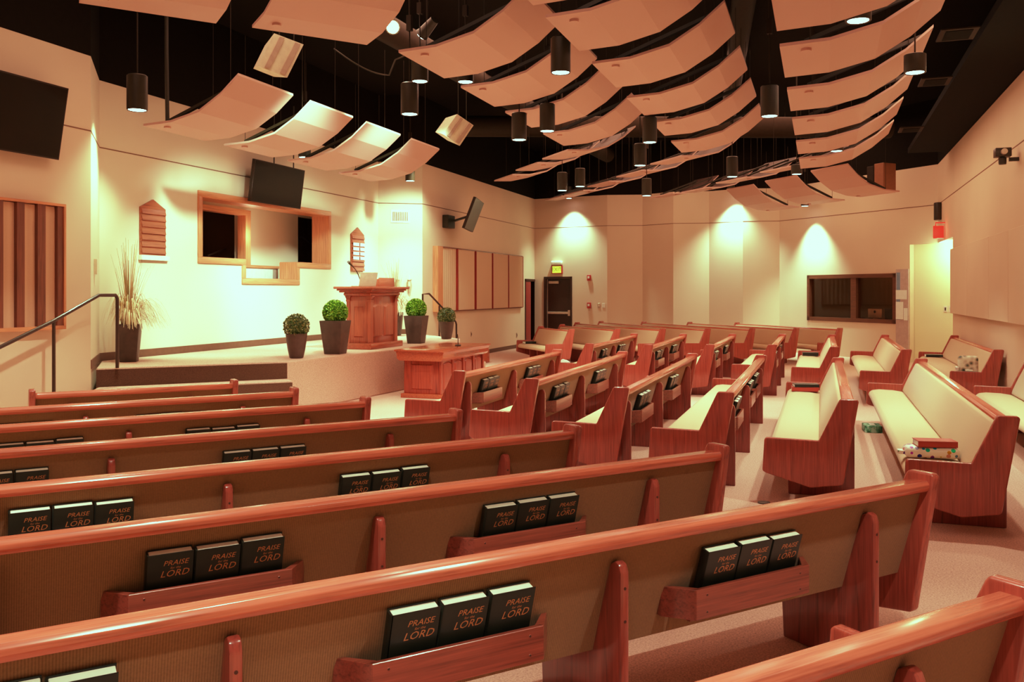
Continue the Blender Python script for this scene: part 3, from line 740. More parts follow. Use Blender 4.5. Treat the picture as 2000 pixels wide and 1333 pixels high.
# ---- fluted acoustic panel beyond the stage
q0 = on_Y(845, 483, YL); q1 = on_Y(1017, 502, YL); zt_ = on_Y(930, 492, YL).z; zb_ = on_Y(930, 604, YL).z
t = thing('fluted_wall_panel', 'tan fluted acoustic panel in five bays framed in oak beyond the stage', 'acoustic panel', (q0.x, YL, zb_)); Hh = zt_ - zb_; Lp = q1.x - q0.x
MB().box(0, .30, -.14, -.001, -.02, Hh + .02).build('end_board', m_framev, t, .005, 1)
m_flute = paint('flute_tan', (.64, .47, .33))
bays = [.30] + [on_Y(p_, 500, YL).x - q0.x for p_ in (889, 925, 958, 989)] + [Lp]
for i, (a, b) in enumerate(zip(bays, bays[1:])):
    mb = MB(); nfl = 9
    for k in range(nfl):
        w_ = (b - a - .03) / nfl; x = a + .015 + k * w_; dq = .015 + .013 * i
        mb.prism_z([(x, -.001), (x, -.03), (x + w_ * .5, -.03 - dq), (x + w_, -.03), (x + w_, -.001)], 0, Hh)
    mb.build('fluted_bay', m_flute, t, smooth=0)
    MB().box(b - .011, b + .011, -.085, -.001, -.01, Hh + .01).build('divider', m_doorred, t)
MB().box(.30, Lp, -.06, -.001, Hh, Hh + .03).build('top_rail', m_slat, t); MB().box(.30, Lp, -.06, -.001, -.03, 0).build('bottom_rail', m_slat, t)

m_brass = plain('vent_louver', (.30, .20, .09), .5)
# ---- air vent, sconces and small wall fittings
def plate(name, label, cat, p0, p1, px, py, w_, h_, mat, d=.012, group=None, inner=None):
    q = on_wall(px, py, p0, p1)
    t = wall_thing(name, label, cat, p0, p1, q[3], q[2], group)
    o = MB().box(-w_ / 2, w_ / 2, -d, -.0005, -h_ / 2, h_ / 2).build('plate', mat, t, .003, 1)
    if inner: MB().box(-w_ * .16, w_ * .16, -d - .006, -d + .001, -h_ * .25, h_ * .25).build('rocker', inner, t)
    return t
SF0, SF1 = WS1, (XR, YL)
t = plate('air_vent', 'white grille air vent in the bright splayed wall beyond the stage', 'vent', SF0, SF1, 782, 423, .44, .3, m_white)
for i in range(9): MB().box(-.17 + i * .04, -.155 + i * .04, -.022, -.011, -.1, .1).build('louver', m_brass, t)
for px, lb in ((776, 'small cream wall sconce behind the far grass planter'), (799, 'small cream wall sconce in the bright light beside the wall edge')):
    q = on_wall(px, 548, SF0, SF1); t = wall_thing('wall_sconce', lb, 'sconce', SF0, SF1, q[3], q[2], 'small wall sconces')
    MB().lathe([(.03, -.14), (.045, 0), (.06, .01), (.06, .03), (.02, .03)], 16, cy=-.075).build('cup', m_cream, t); MB().box(-.02, .02, -.06, 0, -.06, -.02).build('bracket', m_cream, t)
    MB().lathe([(.012, .03), (.012, .12), (.004, .13)], 10, cy=-.075).build('candle', m_white, t)
plate('intercom', 'small cream control box on the bright strip beside the tall grass planter', 'control box', (XL, YL), (9.96, YST), 184, 521, .12, .2, m_cream, .04)
for px, py, lb in ((1009, 655, 'small outlet plate low on the wall before the narrow doorway'), (920, 653, 'small outlet plate low on the wall past the stage rail')):
    plate('outlet', lb, 'outlet', (XR, YL), FAR[0], px, py, .08, .13, m_silver, inner=m_dark)
for px, lb in ((1170, 'grey light switch plate nearer the fire alarm'), (1179, 'white light switch plate nearer the first wall fold')):
    plate('light_switch', lb, 'light switch', FAR[0], FAR[1], px, 597, .09, .14, m_silver if px == 1170 else m_white, inner=m_cream)
for py, lb in ((543, 'red fire alarm strobe on the wall past the exit door'), (597, 'red fire alarm pull box below the strobe')):
    q = on_wall(1151, py, FAR[0], FAR[1]); t = wall_thing('fire_alarm', lb, 'fire alarm', FAR[0], FAR[1], q[3], q[2])
    MB().box(-.06, .06, -.05, -.001, -.09, .09).build('housing', m_red, t, .006, 1); MB().box(-.03, .03, -.062, -.05, -.02, .05).build('lens' if py == 543 else 'lever', m_white, t)

# ---- doors
dw = dr[3] - dl[3]; zd = dl[2]
t = thing('door_1', None, None, (XR + dl[3], YL, 0)); t['kind'] = 'structure'
MB().box(0, .06, -.02, .14, 0, zd).box(dw - .06, dw, -.02, .14, 0, zd).box(0, dw, -.02, .14, zd - .07, zd).build('frame', m_doorm, t)
MB().box(.07, dw * .5, .0, .04, 0, zd - .08).build('leaf', m_doorred, t)
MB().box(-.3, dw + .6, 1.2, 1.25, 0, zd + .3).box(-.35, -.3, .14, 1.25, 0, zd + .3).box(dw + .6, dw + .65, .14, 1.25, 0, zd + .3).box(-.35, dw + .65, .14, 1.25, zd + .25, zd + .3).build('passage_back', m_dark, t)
dE = Vector((FAR[1][0] - FAR[0][0], FAR[1][1] - FAR[0][1], 0)).normalized()
t = thing('door_2', None, None, (FAR[0][0] + dE.x * e0[3], FAR[0][1] + dE.y * e0[3], 0), math.atan2(dE.y, dE.x)); t['kind'] = 'structure'
we = e1[3] - e0[3]; ze = e0[2]
MB().box(0, .07, -.03, .14, 0, ze).box(we - .06, we, -.03, .14, 0, ze).box(0, we, -.03, .14, ze - .07, ze).build('frame', m_doorm, t)
MB().box(.07, we - .06, .06, .11, 0, ze - .07).build('leaf', m_doorm, t)
MB().box(.075, .10, .05, .062, 0, ze - .08).build('edge_strip', m_silver, t)
zb2 = on_wall(1090, 611.5, FAR[0], FAR[1])[2]
MB().box(.12, we - .1, -.02, .05, zb2 - .035, zb2 + .035).build('panic_bar', m_silver, t, .008, 1)
MB().box(we - .14, we - .07, -.02, .06, zb2 - .09, zb2 + .09).build('latch', m_silver, t)
MB().box(.16, .50, -.01, .06, ze - .22, ze - .14).build('door_closer', m_silver, t, .006, 1)
# exit signs
m_exit = glow('exit_sign_face', (.80, .90, .12), .7); m_exitred = glow('exit_sign_red', (.85, .03, .02), .9); m_exlet = glow('exit_letters', (.10, .30, .02), .5)
q = on_wall(1089, 527, FAR[0], FAR[1])
t = wall_thing('exit_sign', 'glowing yellow-green EXIT sign with white emergency lamp above the far door', 'exit sign', FAR[0], FAR[1], q[3], q[2])
MB().box(-.19, .19, -.06, -.001, -.13, .13).build('box', m_red, t, .006, 1)
ex = MB().box(-.155, .155, -.063, -.06, -.105, .105)
add_text(ex, 'EXIT', .17, Matrix.Translation((0, -.0645, 0)) @ Matrix.Rotation(R(90), 4, 'X'), 1)
ex.build('face', [m_exit, m_exlet], t, smooth=0)
MB().box(-.19, .19, -.12, -.001, .14, .27).build('emergency_lamp', m_white, t, .03, 3)
q = on_wall(1846, 452, CORNER, (-5, YR))
t = wall_thing('exit_sign', 'glowing red exit sign seen from the side above the corner passage', 'exit sign', CORNER, (-5, YR), q[3], q[2])
MB().box(-.03, .03, -.24, -.03, -.15, .12).build('box', m_exitred, t, .006, 1); MB().tube([(0, -.19, .12), (0, -.19, .19), (0, -.001, .19)], .012, 8).build('stem', m_exitred, t)
pl = bpy.data.lights.new('exit_glow', 'POINT'); pl.energy = 3; pl.color = (1, .15, .1); pl.shadow_soft_size = .1
po = bpy.data.objects.new('exit_glow', pl); COL.objects.link(po); po.parent = t; po.location = (.2, -.2, -.03)
q = on_wall(1838, 413, CORNER, (-5, YR))
t = wall_thing('wall_speaker', 'small black curved speaker high on the corner above the red exit sign', 'speaker', CORNER, (-5, YR), q[3], q[2])
MB().add([], []).prism_z([(-.12, -.001), (-.12, -.1), (-.05, -.15), (.05, -.15), (.12, -.1), (.12, -.001)], -.2, .2).build('housing', m_blackmet, t, .02, 2)
q = on_wall(1990, 303, CORNER, (-5, YR))
t = wall_thing('wall_mounted_video_camera', 'dark video camera on a bracket high on the panelled wall', 'camera', CORNER, (-5, YR), q[3], q[2])
MB().box(-.09, .09, -.3, -.1, -.02, .10).build('body', m_blackmet, t, .01, 2); MB().lathe([(.045, -.12), (.05, -.10), (.05, -.03), (.03, -.02)], 14, cy=-.2).build('dome', m_blackmet, t)
MB().box(-.03, .03, -.12, -.001, -.08, -.03).build('bracket', m_blackmet, t); MB().tube([(.09, -.2, .04), (.16, -.2, .04)], .04, 12).build('lens', m_silver, t)

# ---- panelled wall: fabric boards
pxs = [1863, 1896.5, 1940.5]
xs_ = [on_wall(p_, 500, CORNER, (-5, YR))[3] for p_ in pxs]; xs_ += [xs_[2] + 1.25 * k for k in (1.25, 2.5, 3.7, 4.9)]
zt_ = on_wall(1863, 487, CORNER, (-5, YR))[2]; zb_ = on_wall(1863, 612, CORNER, (-5, YR))[2]
for i, (a, b) in enumerate(zip(xs_, xs_[1:])):
    t = wall_thing('wall_board', 'tan fabric-wrapped acoustic board, %s from the passage on the panelled wall' % ORD[i], 'acoustic panel', CORNER, (-5, YR), a + .008, zb_, 'acoustic boards on the panelled wall')
    MB().box(0, b - a - .016, -.07, -.001, 0, zt_ - zb_).build('board', m_wall, t, .004, 1)

# ---- booth window, interior and the things inside
t = thing('window_1', None, None, (WW0[0] + dWW.x * w0, WW0[1] + dWW.y * w0, 0), math.atan2(dWW.y, dWW.x)); t['kind'] = 'structure'
ww = w1 - w0
m_winf = wood('window_brown', (.13, .05, .025), 'x', .4, .7)
MB().box(0, ww, -.02, .14, wzb, wzb + .1).box(0, ww, -.02, .14, wzt - .1, wzt).box(0, .09, -.02, .14, wzb, wzt).box(ww - .09, ww, -.02, .14, wzb, wzt).build('frame', m_winf, t)
mx_ = K(1667, 580)[0] - w0
MB().box(mx_ - .09, mx_ + .09, -.01, .14, wzb + .1, wzt - .1).build('mullion', m_winf, t)
gl_ = glass('booth_glass', (.85, .78, .68))
MB().box(.09, mx_ - .09, .07, .075, wzb + .1, wzt - .1).build('pane', gl_, t); MB().box(mx_ + .09, ww - .09, .07, .075, wzb + .1, wzt - .1).build('pane', gl_, t)
bz = math.atan2(dWW.y, dWW.x); bo = (WW0[0] + dWW.x * w0, WW0[1] + dWW.y * w0, 0)
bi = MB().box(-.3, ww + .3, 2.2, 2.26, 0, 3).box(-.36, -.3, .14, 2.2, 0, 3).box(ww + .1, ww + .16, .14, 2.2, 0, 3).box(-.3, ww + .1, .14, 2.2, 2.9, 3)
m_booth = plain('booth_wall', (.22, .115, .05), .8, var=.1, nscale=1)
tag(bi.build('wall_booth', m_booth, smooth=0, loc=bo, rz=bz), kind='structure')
tag(MB().box(-.27, ww + .07, .16, .95, .8, wzb + .02).build('booth_counter', m_dark, loc=bo, rz=bz), 'dark counter inside the booth window', 'counter')
t = thing('desktop_computer', 'silver all-in-one computer seen from behind through the booth window', 'computer', bo, bz)
ca, cb = K(1672, 610)[0] - w0 + .06, K(1699, 610)[0] - w0 + .05
ct_ = K(1685, 604)[1]
MB().box(ca, cb, .35, .38, wzb + .12, ct_).build('screen_back', m_silver, t, .008, 2); MB().box((ca + cb) / 2 - .1, (ca + cb) / 2 + .1, .35, .55, wzb + .02, wzb + .03).box((ca + cb) / 2 - .08, (ca + cb) / 2 + .08, .38, .41, wzb + .02, wzb + .3).build('foot', m_silver, t)
tag(MB().tube([((ca + cb) / 2, .352, (ct_ + wzb) / 2 + .1), ((ca + cb) / 2, .347, (ct_ + wzb) / 2 + .1)], .035, 14).build('emblem', m_black, t), 'small black emblem')
tag(MB().box(cb + .05, cb + .3, .4, .6, wzb + .02, wzb + .36).build('loudspeaker', m_black, bev=.01, loc=bo, rz=bz), 'black box speaker beside the silver computer in the booth', 'speaker')
mxr = MB().box(.55, 1.35, .25, .75, wzb + .02, wzb + .1)
tag(mxr.build('mixing_desk', m_black, bev=.02, loc=bo, rz=bz), 'low dark mixing desk behind the plain booth pane', 'mixing desk')
pl = bpy.data.lights.new('booth_lamp', 'POINT'); pl.energy = 14; pl.color = (1, .75, .45); pl.shadow_soft_size = .2  # unseen fill light added so the booth contents show
po = bpy.data.objects.new('booth_lamp', pl); COL.objects.link(po); q_ = Vector(bo) + dWW * (ww * .6) + out * .9; po.location = (q_.x, q_.y, 2.7)
# panel put in for the bluish glass reflection beside the passage opening
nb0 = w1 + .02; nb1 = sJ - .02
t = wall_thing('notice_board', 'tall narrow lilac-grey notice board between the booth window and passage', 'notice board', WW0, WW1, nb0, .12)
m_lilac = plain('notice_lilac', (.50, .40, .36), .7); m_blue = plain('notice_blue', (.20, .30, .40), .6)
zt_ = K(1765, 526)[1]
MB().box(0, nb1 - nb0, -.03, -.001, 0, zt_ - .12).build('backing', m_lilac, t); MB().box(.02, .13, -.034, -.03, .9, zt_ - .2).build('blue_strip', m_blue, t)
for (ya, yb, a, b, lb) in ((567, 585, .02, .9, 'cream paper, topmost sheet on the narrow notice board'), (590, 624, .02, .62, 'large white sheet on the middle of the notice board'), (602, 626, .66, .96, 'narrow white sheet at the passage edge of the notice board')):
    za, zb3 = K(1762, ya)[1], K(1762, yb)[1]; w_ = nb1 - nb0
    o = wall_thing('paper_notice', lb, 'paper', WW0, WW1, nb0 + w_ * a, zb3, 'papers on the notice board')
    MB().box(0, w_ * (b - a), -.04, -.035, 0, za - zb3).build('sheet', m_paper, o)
for px, lb in ((1847, 'light switch in the lit passage, farther from the corner edge'), (1857.5, 'light switch in the lit passage, beside the corner edge')):
    plate('light_switch', lb, 'light switch', (h0.x, h0.y), (h1.x, h1.y), px, 604, .09, .14, m_white, inner=m_duct)

# ---- handrails
def rail(label, pts, posts, zb):
    t = thing('handrail', label, 'handrail', (pts[0][0], pts[0][1], zb))
    o = V(pts[0][0], pts[0][1], zb)
    MB().tube([V(*p) - o for p in pts], .022, 10).build('rail', m_metal, t)
    for a, b in posts: MB().tube([V(*a) - o, V(*b) - o], .02, 10).build('post', m_metal, t)
    return t
def py_(px, py, Y): q = on_Y(px, py, Y); return (q.x, q.y, q.z)
Yh = 8.45
p0 = py_(229, 577, Yh); p1 = py_(193, 577, Yh); p2 = py_(105, 627, Yh); p3 = py_(-60, 708, Yh)
rail('dark metal handrail climbing the near wall beside the tall grass planter', [(p0[0], Yh, HS), (p0[0], Yh, p0[2] - .04), (p0[0] - .03, Yh, p0[2]), p1, p2, p3], [((p2[0], Yh, 0), (p2[0], Yh, p2[2]))], 0)
Yh = 8.25
p0 = py_(825.5, 575, Yh); p1 = py_(838, 574, Yh); p2 = py_(890, 629, Yh); p4 = py_(858, 598, Yh)
rail('dark metal handrail stepping down past the far topiary', [(p0[0], Yh, HS), (p0[0], Yh, p0[2]), p1, p2, (p2[0] + .04, Yh, p2[2] - .06), (p2[0] + .05, Yh, .366)], [((p4[0], Yh, .551), (p4[0], Yh, p4[2]))], .366)

# ---- pulpit
t = thing('pulpit', 'oak pulpit with raised panels and wide moulded top at stage centre', 'pulpit', (13.93, 7.38, HS))
def P3(name, x, y, z0, z1, mat, bev=.006): return MB().box(-x, x, -y, y, z0, z1).build(name, mat, t, bev, 2)
P3('plinth', .60, .29, 0, .10, m_pulpitx, .012)
P3('body', .49, .20, .10, .90, m_pulpit)
P3('cornice', .56, .26, .90, .955, m_pulpitx, .02)
P3('cornice', .62, .31, .955, .985, m_pulpitx, .012)
P3('cornice', .655, .335, .985, 1.015, m_pulpitx, .01)
P3('desk_top', .70, .37, 1.015, 1.055, m_pulpitx, .01)
for sx_ in (-1, 1):
    for sy_ in (-1, 1):
        o = MB().box(-.045, .045, -.03, .03, .10, .80).box(-.052, .052, -.037, .037, .80, .84).prism_x([(-.03, .84), (.03, .84), (.06, .90), (-.06, .90)], -.05, .05).build('pilaster', m_pulpit, t, .004, 1)
        o.location = (sx_ * .46, sy_ * .20, 0)
def raised(name, x0, x1, z0, z1, axis, par, off, mat, arch=False):
    mb = MB(); d = .022
    nseg = 6 if arch else 1
    pr = [(x0, z0), (x1, z0), (x1, z1)]
    if arch: pr += [(x1 + (x0 - x1) * i / 8, z1 + .035 * math.sin(math.pi * i / 8)) for i in range(1, 8)]
    pr += [(x0, z1)]
    ins = [((x - (x0 + x1) / 2) * .80 + (x0 + x1) / 2, (z - (z0 + z1) / 2) * .93 + (z0 + z1) / 2) for x, z in pr]
    n_ = len(pr)
    f3 = (lambda x, z, q: (x, -off - q, z)) if axis == 'y' else (lambda x, z, q: (-off - q, -x, z))
    mb.add([f3(x, z, -.006) for x, z in pr] + [f3(x, z, .004) for x, z in pr] + [f3(x, z, d) for x, z in ins], [tuple(range(2 * n_, 3 * n_))] + [(i + k * n_, (i + 1) % n_ + k * n_, (i + 1) % n_ + (k + 1) * n_, i + (k + 1) * n_) for k in (0, 1) for i in range(n_)])
    return mb.build(name, mat, par, smooth=0)
raised('raised_panel', -.38, -.03, .2, .72, 'y', t, .20, m_pulpit, True); raised('raised_panel', .03, .38, .2, .72, 'y', t, .20, m_pulpit, True)
raised('raised_panel', -.09, .09, .2, .72, 'x', t, .49, m_pulpit)
# reading desk, laptop, microphone on the pulpit
zt_ = HS + 1.055
o = MB().prism_x([(-.17, 0), (.17, 0), (.17, .07), (-.17, .14)], -.27, .27).box(-.285, .285, -.185, -.165, .0, .155).build('reading_stand', m_pulpitx, bev=.006)
o.location = (14.08, 7.36, zt_); tag(o, 'small sloped oak reading stand on the pulpit top', 'book stand')
t = thing('laptop', 'open silver laptop seen from behind on the pulpit', 'laptop', (13.50, 7.25, zt_), R(-28))
MB().box(-.17, .17, 0, .24, 0, .014).build('keyboard_base', m_silver, t, .004, 1)
MB().box(-.17, .17, -.006, .006, 0, .235, M=Matrix.Translation((0, .0, .012)) @ Matrix.Rotation(R(14), 4, 'X')).build('lid', m_silver, t, .003, 1)
t = thing('gooseneck_microphone', 'black gooseneck microphone curving up from the pulpit', 'microphone', (14.02, 7.66, zt_))
g = [V(0, 0, 0), V(-.02, 0, .12), V(-.06, .02, .22), V(-.13, .03, .30), V(-.23, .04, .36), V(-.30, .05, .40)]
MB().tube(g, .009, 8).build('gooseneck', m_blackmet, t); MB().tube([g[4], g[5], g[5] + V(-.05, 0, .03)], [.014, .02, .024], 10).build('capsule', m_blackmet, t); MB().lathe([(.04, 0), (.035, .02), (.01, .025)], 14).build('base', m_blackmet, t)

# ---- communion table with carved frieze
t = thing('communion_table', 'red-brown communion table with carved lettered frieze below the stage', 'table', (13.95, 6.02, 0))
def T3(name, x, y, z0, z1, mat, bev=.006): return MB().box(-x, x, -y, y, z0, z1).build(name, mat, t, bev, 2)
T3('plinth', .96, .36, 0, .07, m_tablex); T3('body', .92, .32, .07, .60, m_table)
T3('table_top', 1.06, .43, .745, .775, m_tablex, .008)
fz = MB().prism_x([(-.36, .60), (.36, .60), (.40, .64), (.40, .70), (.42, .745), (-.42, .745), (-.40, .70), (-.40, .64)], -1.02, 1.02)
add_text(fz, 'IN REMEMBRANCE OF ME', .092, Matrix.Translation((0, -.4015, .675)) @ Matrix.Rotation(R(90), 4, 'X'), 1, spacing=1.05)
fz.build('frieze', [m_tablex, m_slat], t, smooth=0)
for i in range(4):
    x = -.88 + i * .445; raised('raised_panel', x + .05, x + .38, .13, .54, 'y', t, .32, m_table, True)
raised('raised_panel', -.2, .2, .14, .54, 'x', t, .92, m_table)
for x in (-.92, -.46, 0, .46, .92): MB().box(x - .035, x + .035, -.345, -.315, .07, .60).build('pilaster', m_table, t, .004, 1)
q = at_z(900, 676, .775)
t = thing('table_microphone', 'small black microphone lying on a base on the communion table', 'microphone', (q[0], q[1] + .05, .775), R(20))
MB().box(-.09, .09, -.05, .05, 0, .02).build('base', m_blackmet, t, .006, 1); MB().tube([(0, 0, .02), (-.02, 0, .12), (-.05, .01, .2)], .007, 8).build('neck', m_blackmet, t)
q = at_z(946, 713, 0)
t = thing('floor_monitor', 'squat wooden monitor speaker with grey front on the floor past the communion table', 'speaker', (q[0] + .5, q[1] + .35, 0))
MB().prism_x([(-.2, 0), (.2, 0), (.2, .42), (-.02, .42), (-.2, .3)], -.25, .25).build('cabinet', m_tablex, t, .01, 1); MB().box(-.257, -.25, -.15, .15, .05, .3).build('grille', m_silver, t)

# ---- planters
def leaf_ball(r0, n_, size, cols, name):
    mb = MB(); ga = math.pi * (3 - 5 ** .5)
    core = bmesh.new(); bmesh.ops.create_icosphere(core, subdivisions=2, radius=r0 * .86)
    mb.add([v.co.copy() for v in core.verts], [tuple(v.index for v in f.verts) for f in core.faces], 0); core.free()
    for i in range(n_):
        z = 1 - 2 * (i + .5) / n_; rr = math.sqrt(max(0, 1 - z * z)); a = i * ga
        d = Vector((rr * math.cos(a), rr * math.sin(a), z)) + Vector([random.uniform(-.12, .12) for _ in range(3)]); d.normalize()
        u = d.orthogonal().normalized(); u.rotate(Matrix.Rotation(random.uniform(0, 6.28), 3, d)); w_ = d.cross(u)
        c = d * r0 * random.uniform(.86, .97); tip = c + (d * .8 + u * .7) * size; s_ = size * .38
        mb.add([c - w_ * s_ * .4, c + (d * .4 + u * .3) * size - w_ * s_, tip, c + (d * .4 + u * .3) * size + w_ * s_], [(0, 1, 2, 3)], i % 3)
    return mb.mesh(name, cols, smooth=0)
def leafmat(n_, c): return plain(n_, c, .5, var=.2, nscale=40)
dk = [leafmat('box_leaf_a', (.06, .11, .02)), leafmat('box_leaf_b', (.14, .19, .05)), leafmat('box_leaf_c', (.24, .26, .09))]
lt_ = [leafmat('lime_leaf_a', (.09, .26, .015)), leafmat('lime_leaf_b', (.17, .40, .03)), leafmat('lime_leaf_c', (.28, .50, .06))]
me_dk = leaf_ball(.18, 900, .034, dk, 'box_foliage'); me_lt = leaf_ball(.185, 2200, .036, lt_, 'lime_foliage')
def pot_round(par, h):
    MB().lathe([(.085, 0), (.10, .01), (.125, h * .35), (.145, h * .7), (.155, h - .01), (.155, h), (.14, h), (.135, h - .03)], 32).build('pot', m_pot, par)
def pot_square(par, h, wt, wb, wx=1, rz=0):
    mb = MB(); b, t2, i_ = wb / 2, wt / 2, wt / 2 - .025
    vs = [(-b, -b, 0), (b, -b, 0), (b, b, 0), (-b, b, 0), (-t2, -t2, h), (t2, -t2, h), (t2, t2, h), (-t2, t2, h), (-i_, -i_, h), (i_, -i_, h), (i_, i_, h), (-i_, i_, h), (-i_, -i_, h - .04), (i_, -i_, h - .04), (i_, i_, h - .04), (-i_, i_, h - .04)]
    fs = [(0, 3, 2, 1), (12, 13, 14, 15)] + [(k * 4 + i, k * 4 + (i + 1) % 4, k * 4 + 4 + (i + 1) % 4, k * 4 + 4 + i) for k in range(3) for i in range(4)]
    mb.add(vs, fs).build('pot', m_pot, par, .006, 2, rz=rz)
    MB().box(-i_, i_, -i_, i_, h - .05, h - .035).build('soil', m_soil, par, rz=rz)
for px, py, kind, lb in ((579, 700, 'r', 'dark green topiary ball in a round brown pot nearest the stage stairs'), (655, 691.5, 's', 'bright green topiary ball in a square brown pot on the stair side of the pulpit'),
                         (813, 671, 's', 'bright green topiary ball in a square brown pot beyond the pulpit'), (872, 662.5, 'r', 'small dark green topiary ball in a round brown pot by the far rail')):
    x, y = at_z(px, py, HS)
    t = thing('topiary', lb, 'plant', (x, y, HS), R(-20), 'topiary balls along the stage edge')
    if kind == 'r':
        pot_round(t, .36); o = link('foliage', me_dk, t, (0, 0, .46))
        MB().lathe([(.0, .33), (.135, .33), (.135, .335), (0, .335)], 20).build('soil', m_soil, t)
    else: pot_square(t, .52, .37, .26, rz=R(25)); o = link('foliage', me_lt, t, (0, 0, .645))
gm = [plain('grass_tan', (.52, .33, .16), .7, var=.2), plain('grass_pale', (.75, .62, .42), .7, var=.15), plain('grass_olive', (.28, .22, .08), .7, var=.2)]
def grass(par, h0_, wd):
    rnd = random.Random(11)
    up_, arch = MB(), MB()
    def blade(mb, pts, w_, mi):
        n_ = len(pts); vs = []
        side = (pts[-1] - pts[0]).cross(V(0, 0, 1)); side = side.normalized() if side.length > 1e-4 else V(1, 0, 0)
        for i, p in enumerate(pts):
            q = w_ * (1 - i / n_ * .85); vs += [p - side * q, p + side * q]
        mb.add(vs, [(2 * i, 2 * i + 1, 2 * i + 3, 2 * i + 2) for i in range(n_ - 1)], mi)
    for i in range(60):
        a = rnd.uniform(0, 6.28); b = V(math.cos(a), math.sin(a), 0); L_ = rnd.uniform(.45, 1.25); s_ = rnd.uniform(.05, .42) * L_ * (.5 if b.dot(wd) > 0 else 1)
        o_ = b * rnd.uniform(0, .08); blade(up_, [o_ + V(0, 0, h0_ - .04) + b * s_ * (k / 5) ** 1.7 + V(0, 0, L_ * k / 5) for k in range(6)], .006, (0, 2, 0)[i % 3])
    for i in range(240):
        a = rnd.uniform(0, 6.28); b = V(math.cos(a), math.sin(a), 0); L_ = rnd.uniform(.2, .56) * (.5 if b.dot(wd) > .25 else 1); hh = rnd.uniform(.18, .48)
        o_ = b * rnd.uniform(0, .1); blade(arch, [o_ + V(0, 0, h0_ - .04) + b * L_ * k / 7 + V(0, 0, hh * math.sin(min(k / 7 * 2.7, 2.9)) - .018 * k * (L_ > .26)) for k in range(8)], .0075, (1, 1, 0)[i % 3])
    up_.build('tall_blades', gm, par, smooth=0); arch.build('arching_blades', gm, par, smooth=0)
for px, py, lb in ((243, 706, 'tall dried grass in a square brown planter by the stage stairs'), (772, 656, 'tall dried grass in a square brown planter half hidden behind the pulpit')):
    x, y = at_z(px, py, HS)
    if px < 500: x, y = x - .03, y - .11
    t = thing('grass_planter', lb, 'plant', (x, y, HS), R(33) if px < 500 else R(12), 'dried grass planters on the stage'); pot_square(t, .52, .30, .215); grass(t, .52, Matrix.Rotation(-R(33), 3, 'Z') @ V(-.64, .77, 0) if px < 500 else Matrix.Rotation(-R(12), 3, 'Z') @ V(.6, .8, 0))

# ---- ceiling hung loudspeakers, stage lamps, ducts, vents
m_grille = plain('speaker_grille', (.48, .36, .28), .7)
def hung_speaker(label, c, f, df, depth):
    P_ = [cam_pt(px, py, f + d) for (px, py), d in zip(c, df)]
    m = sum(P_, Vector()) / 4; t = thing('ceiling_speaker', label, 'speaker', m); P_ = [p - m for p in P_]
    nrm = (P_[1] - P_[0]).cross(P_[3] - P_[0]).normalized()
    if nrm.dot(m) < 0: nrm = -nrm
    B = [p * .72 + nrm * depth for p in P_]
    MB().add(P_ + B, [(0, 1, 2, 3), (7, 6, 5, 4), (0, 4, 5, 1), (1, 5, 6, 2), (2, 6, 7, 3), (3, 7, 4, 0)]).build('cabinet', m_cream, t, smooth=0)
    q = P_; ex = q[1] - q[0]
    for a, b in ((.14, .40), (.66, .94)):
        g_ = [q[0] + ex * a, q[0] + ex * b, q[3] + (q[2] - q[3]) * b, q[3] + (q[2] - q[3]) * a]
        slab(MB(), g_, nrm * .02, .02, lift=.02).build('grille', m_grille, t, smooth=0)
    for a in (.3, .8): MB().tube([q[0].lerp(q[1], a) + nrm * .1, q[0].lerp(q[1], a) + nrm * .1 + V(0, 0, ZTOP - m.z - .3)], .007, 6).build('cable', m_blackmet, t)
hung_speaker('large white loudspeaker hung tilted below the top-edge ceiling panel', [(535.6, 65), (593, 87), (561, 151.6), (504, 129)], 10.6, (0, .25, .1, -.15), .3)
hung_speaker('small white loudspeaker hung tilted in front of the dark ceiling', [(893, 223), (925, 245), (898, 285), (865, 262)], 14.8, (0, .3, .15, -.15), .3)
m_glare = glow('stage_lamp_glass', (.97, 1.0, .90), 60.)
for px, py, f, tgt, lb, mt in ((767, 53, 11.3, (0, 0, 1.7), 'dazzling stage lamp below the top-edge ceiling panel', m_glare), (824, 68, 11.9, (12.5, 9.5, 2), 'stage lamp seen from the side with a glowing violet rim', m_lens)):
    p = cam_pt(px, py, f); t = thing('stage_lamp', lb, 'stage light', p)
    d = (Vector(tgt) - p).normalized()
    MB().tube([-d * .28, -d * .02, d * 0], [.06, .085, .095], 16).build('housing', m_blackmet, t); MB().tube([d * .001, d * .012], .075, 20).build('lens', mt, t)
    MB().tube([-d * .12, -d * .12 + V(0, 0, .25), -d * .12 + V(0, 0, ZTOP - p.z)], .015, 8).build('stem', m_duct, t)
for px, py, lb in ((1870, 65, 'square ceiling vent in the dark soffit nearest the camera'), (1826, 158, 'square ceiling vent, middle one along the dark soffit'), (1779, 252, 'square ceiling vent in the dark soffit farthest from the camera')):
    x, y = at_z(px, py, ZC + .02); y = max(y, YR + .45); t = thing('ceiling_vent', lb, 'vent', (x, y, ZC + .02), 0, 'ceiling vents')
    MB().box(-.26, .26, -.2, .2, -.02, -.0005).build('frame', m_duct, t, .004, 1)
    MB().box(-.2, .2, -.14, .14, -.026, -.019).build('grille', m_black, t)
dz_ = 5.75
for i, (a, b, r_, lb) in enumerate([((9, 6.4, dz_), (26, 6.0, dz_), .22, 'thick dark duct running the length of the ceiling over the stage edge'), ((12, .9, 5.95), (26, 2.6, 5.95), .18, 'dark ceiling duct over the wall-side panels'), ((19, 8, 5.5), (22.5, -1.5, 5.5), .24, 'dark brown cross duct over the far block')]):
    tag(MB().tube([a, b], r_, 14).build('ceiling_duct', m_duct), lb, 'duct')
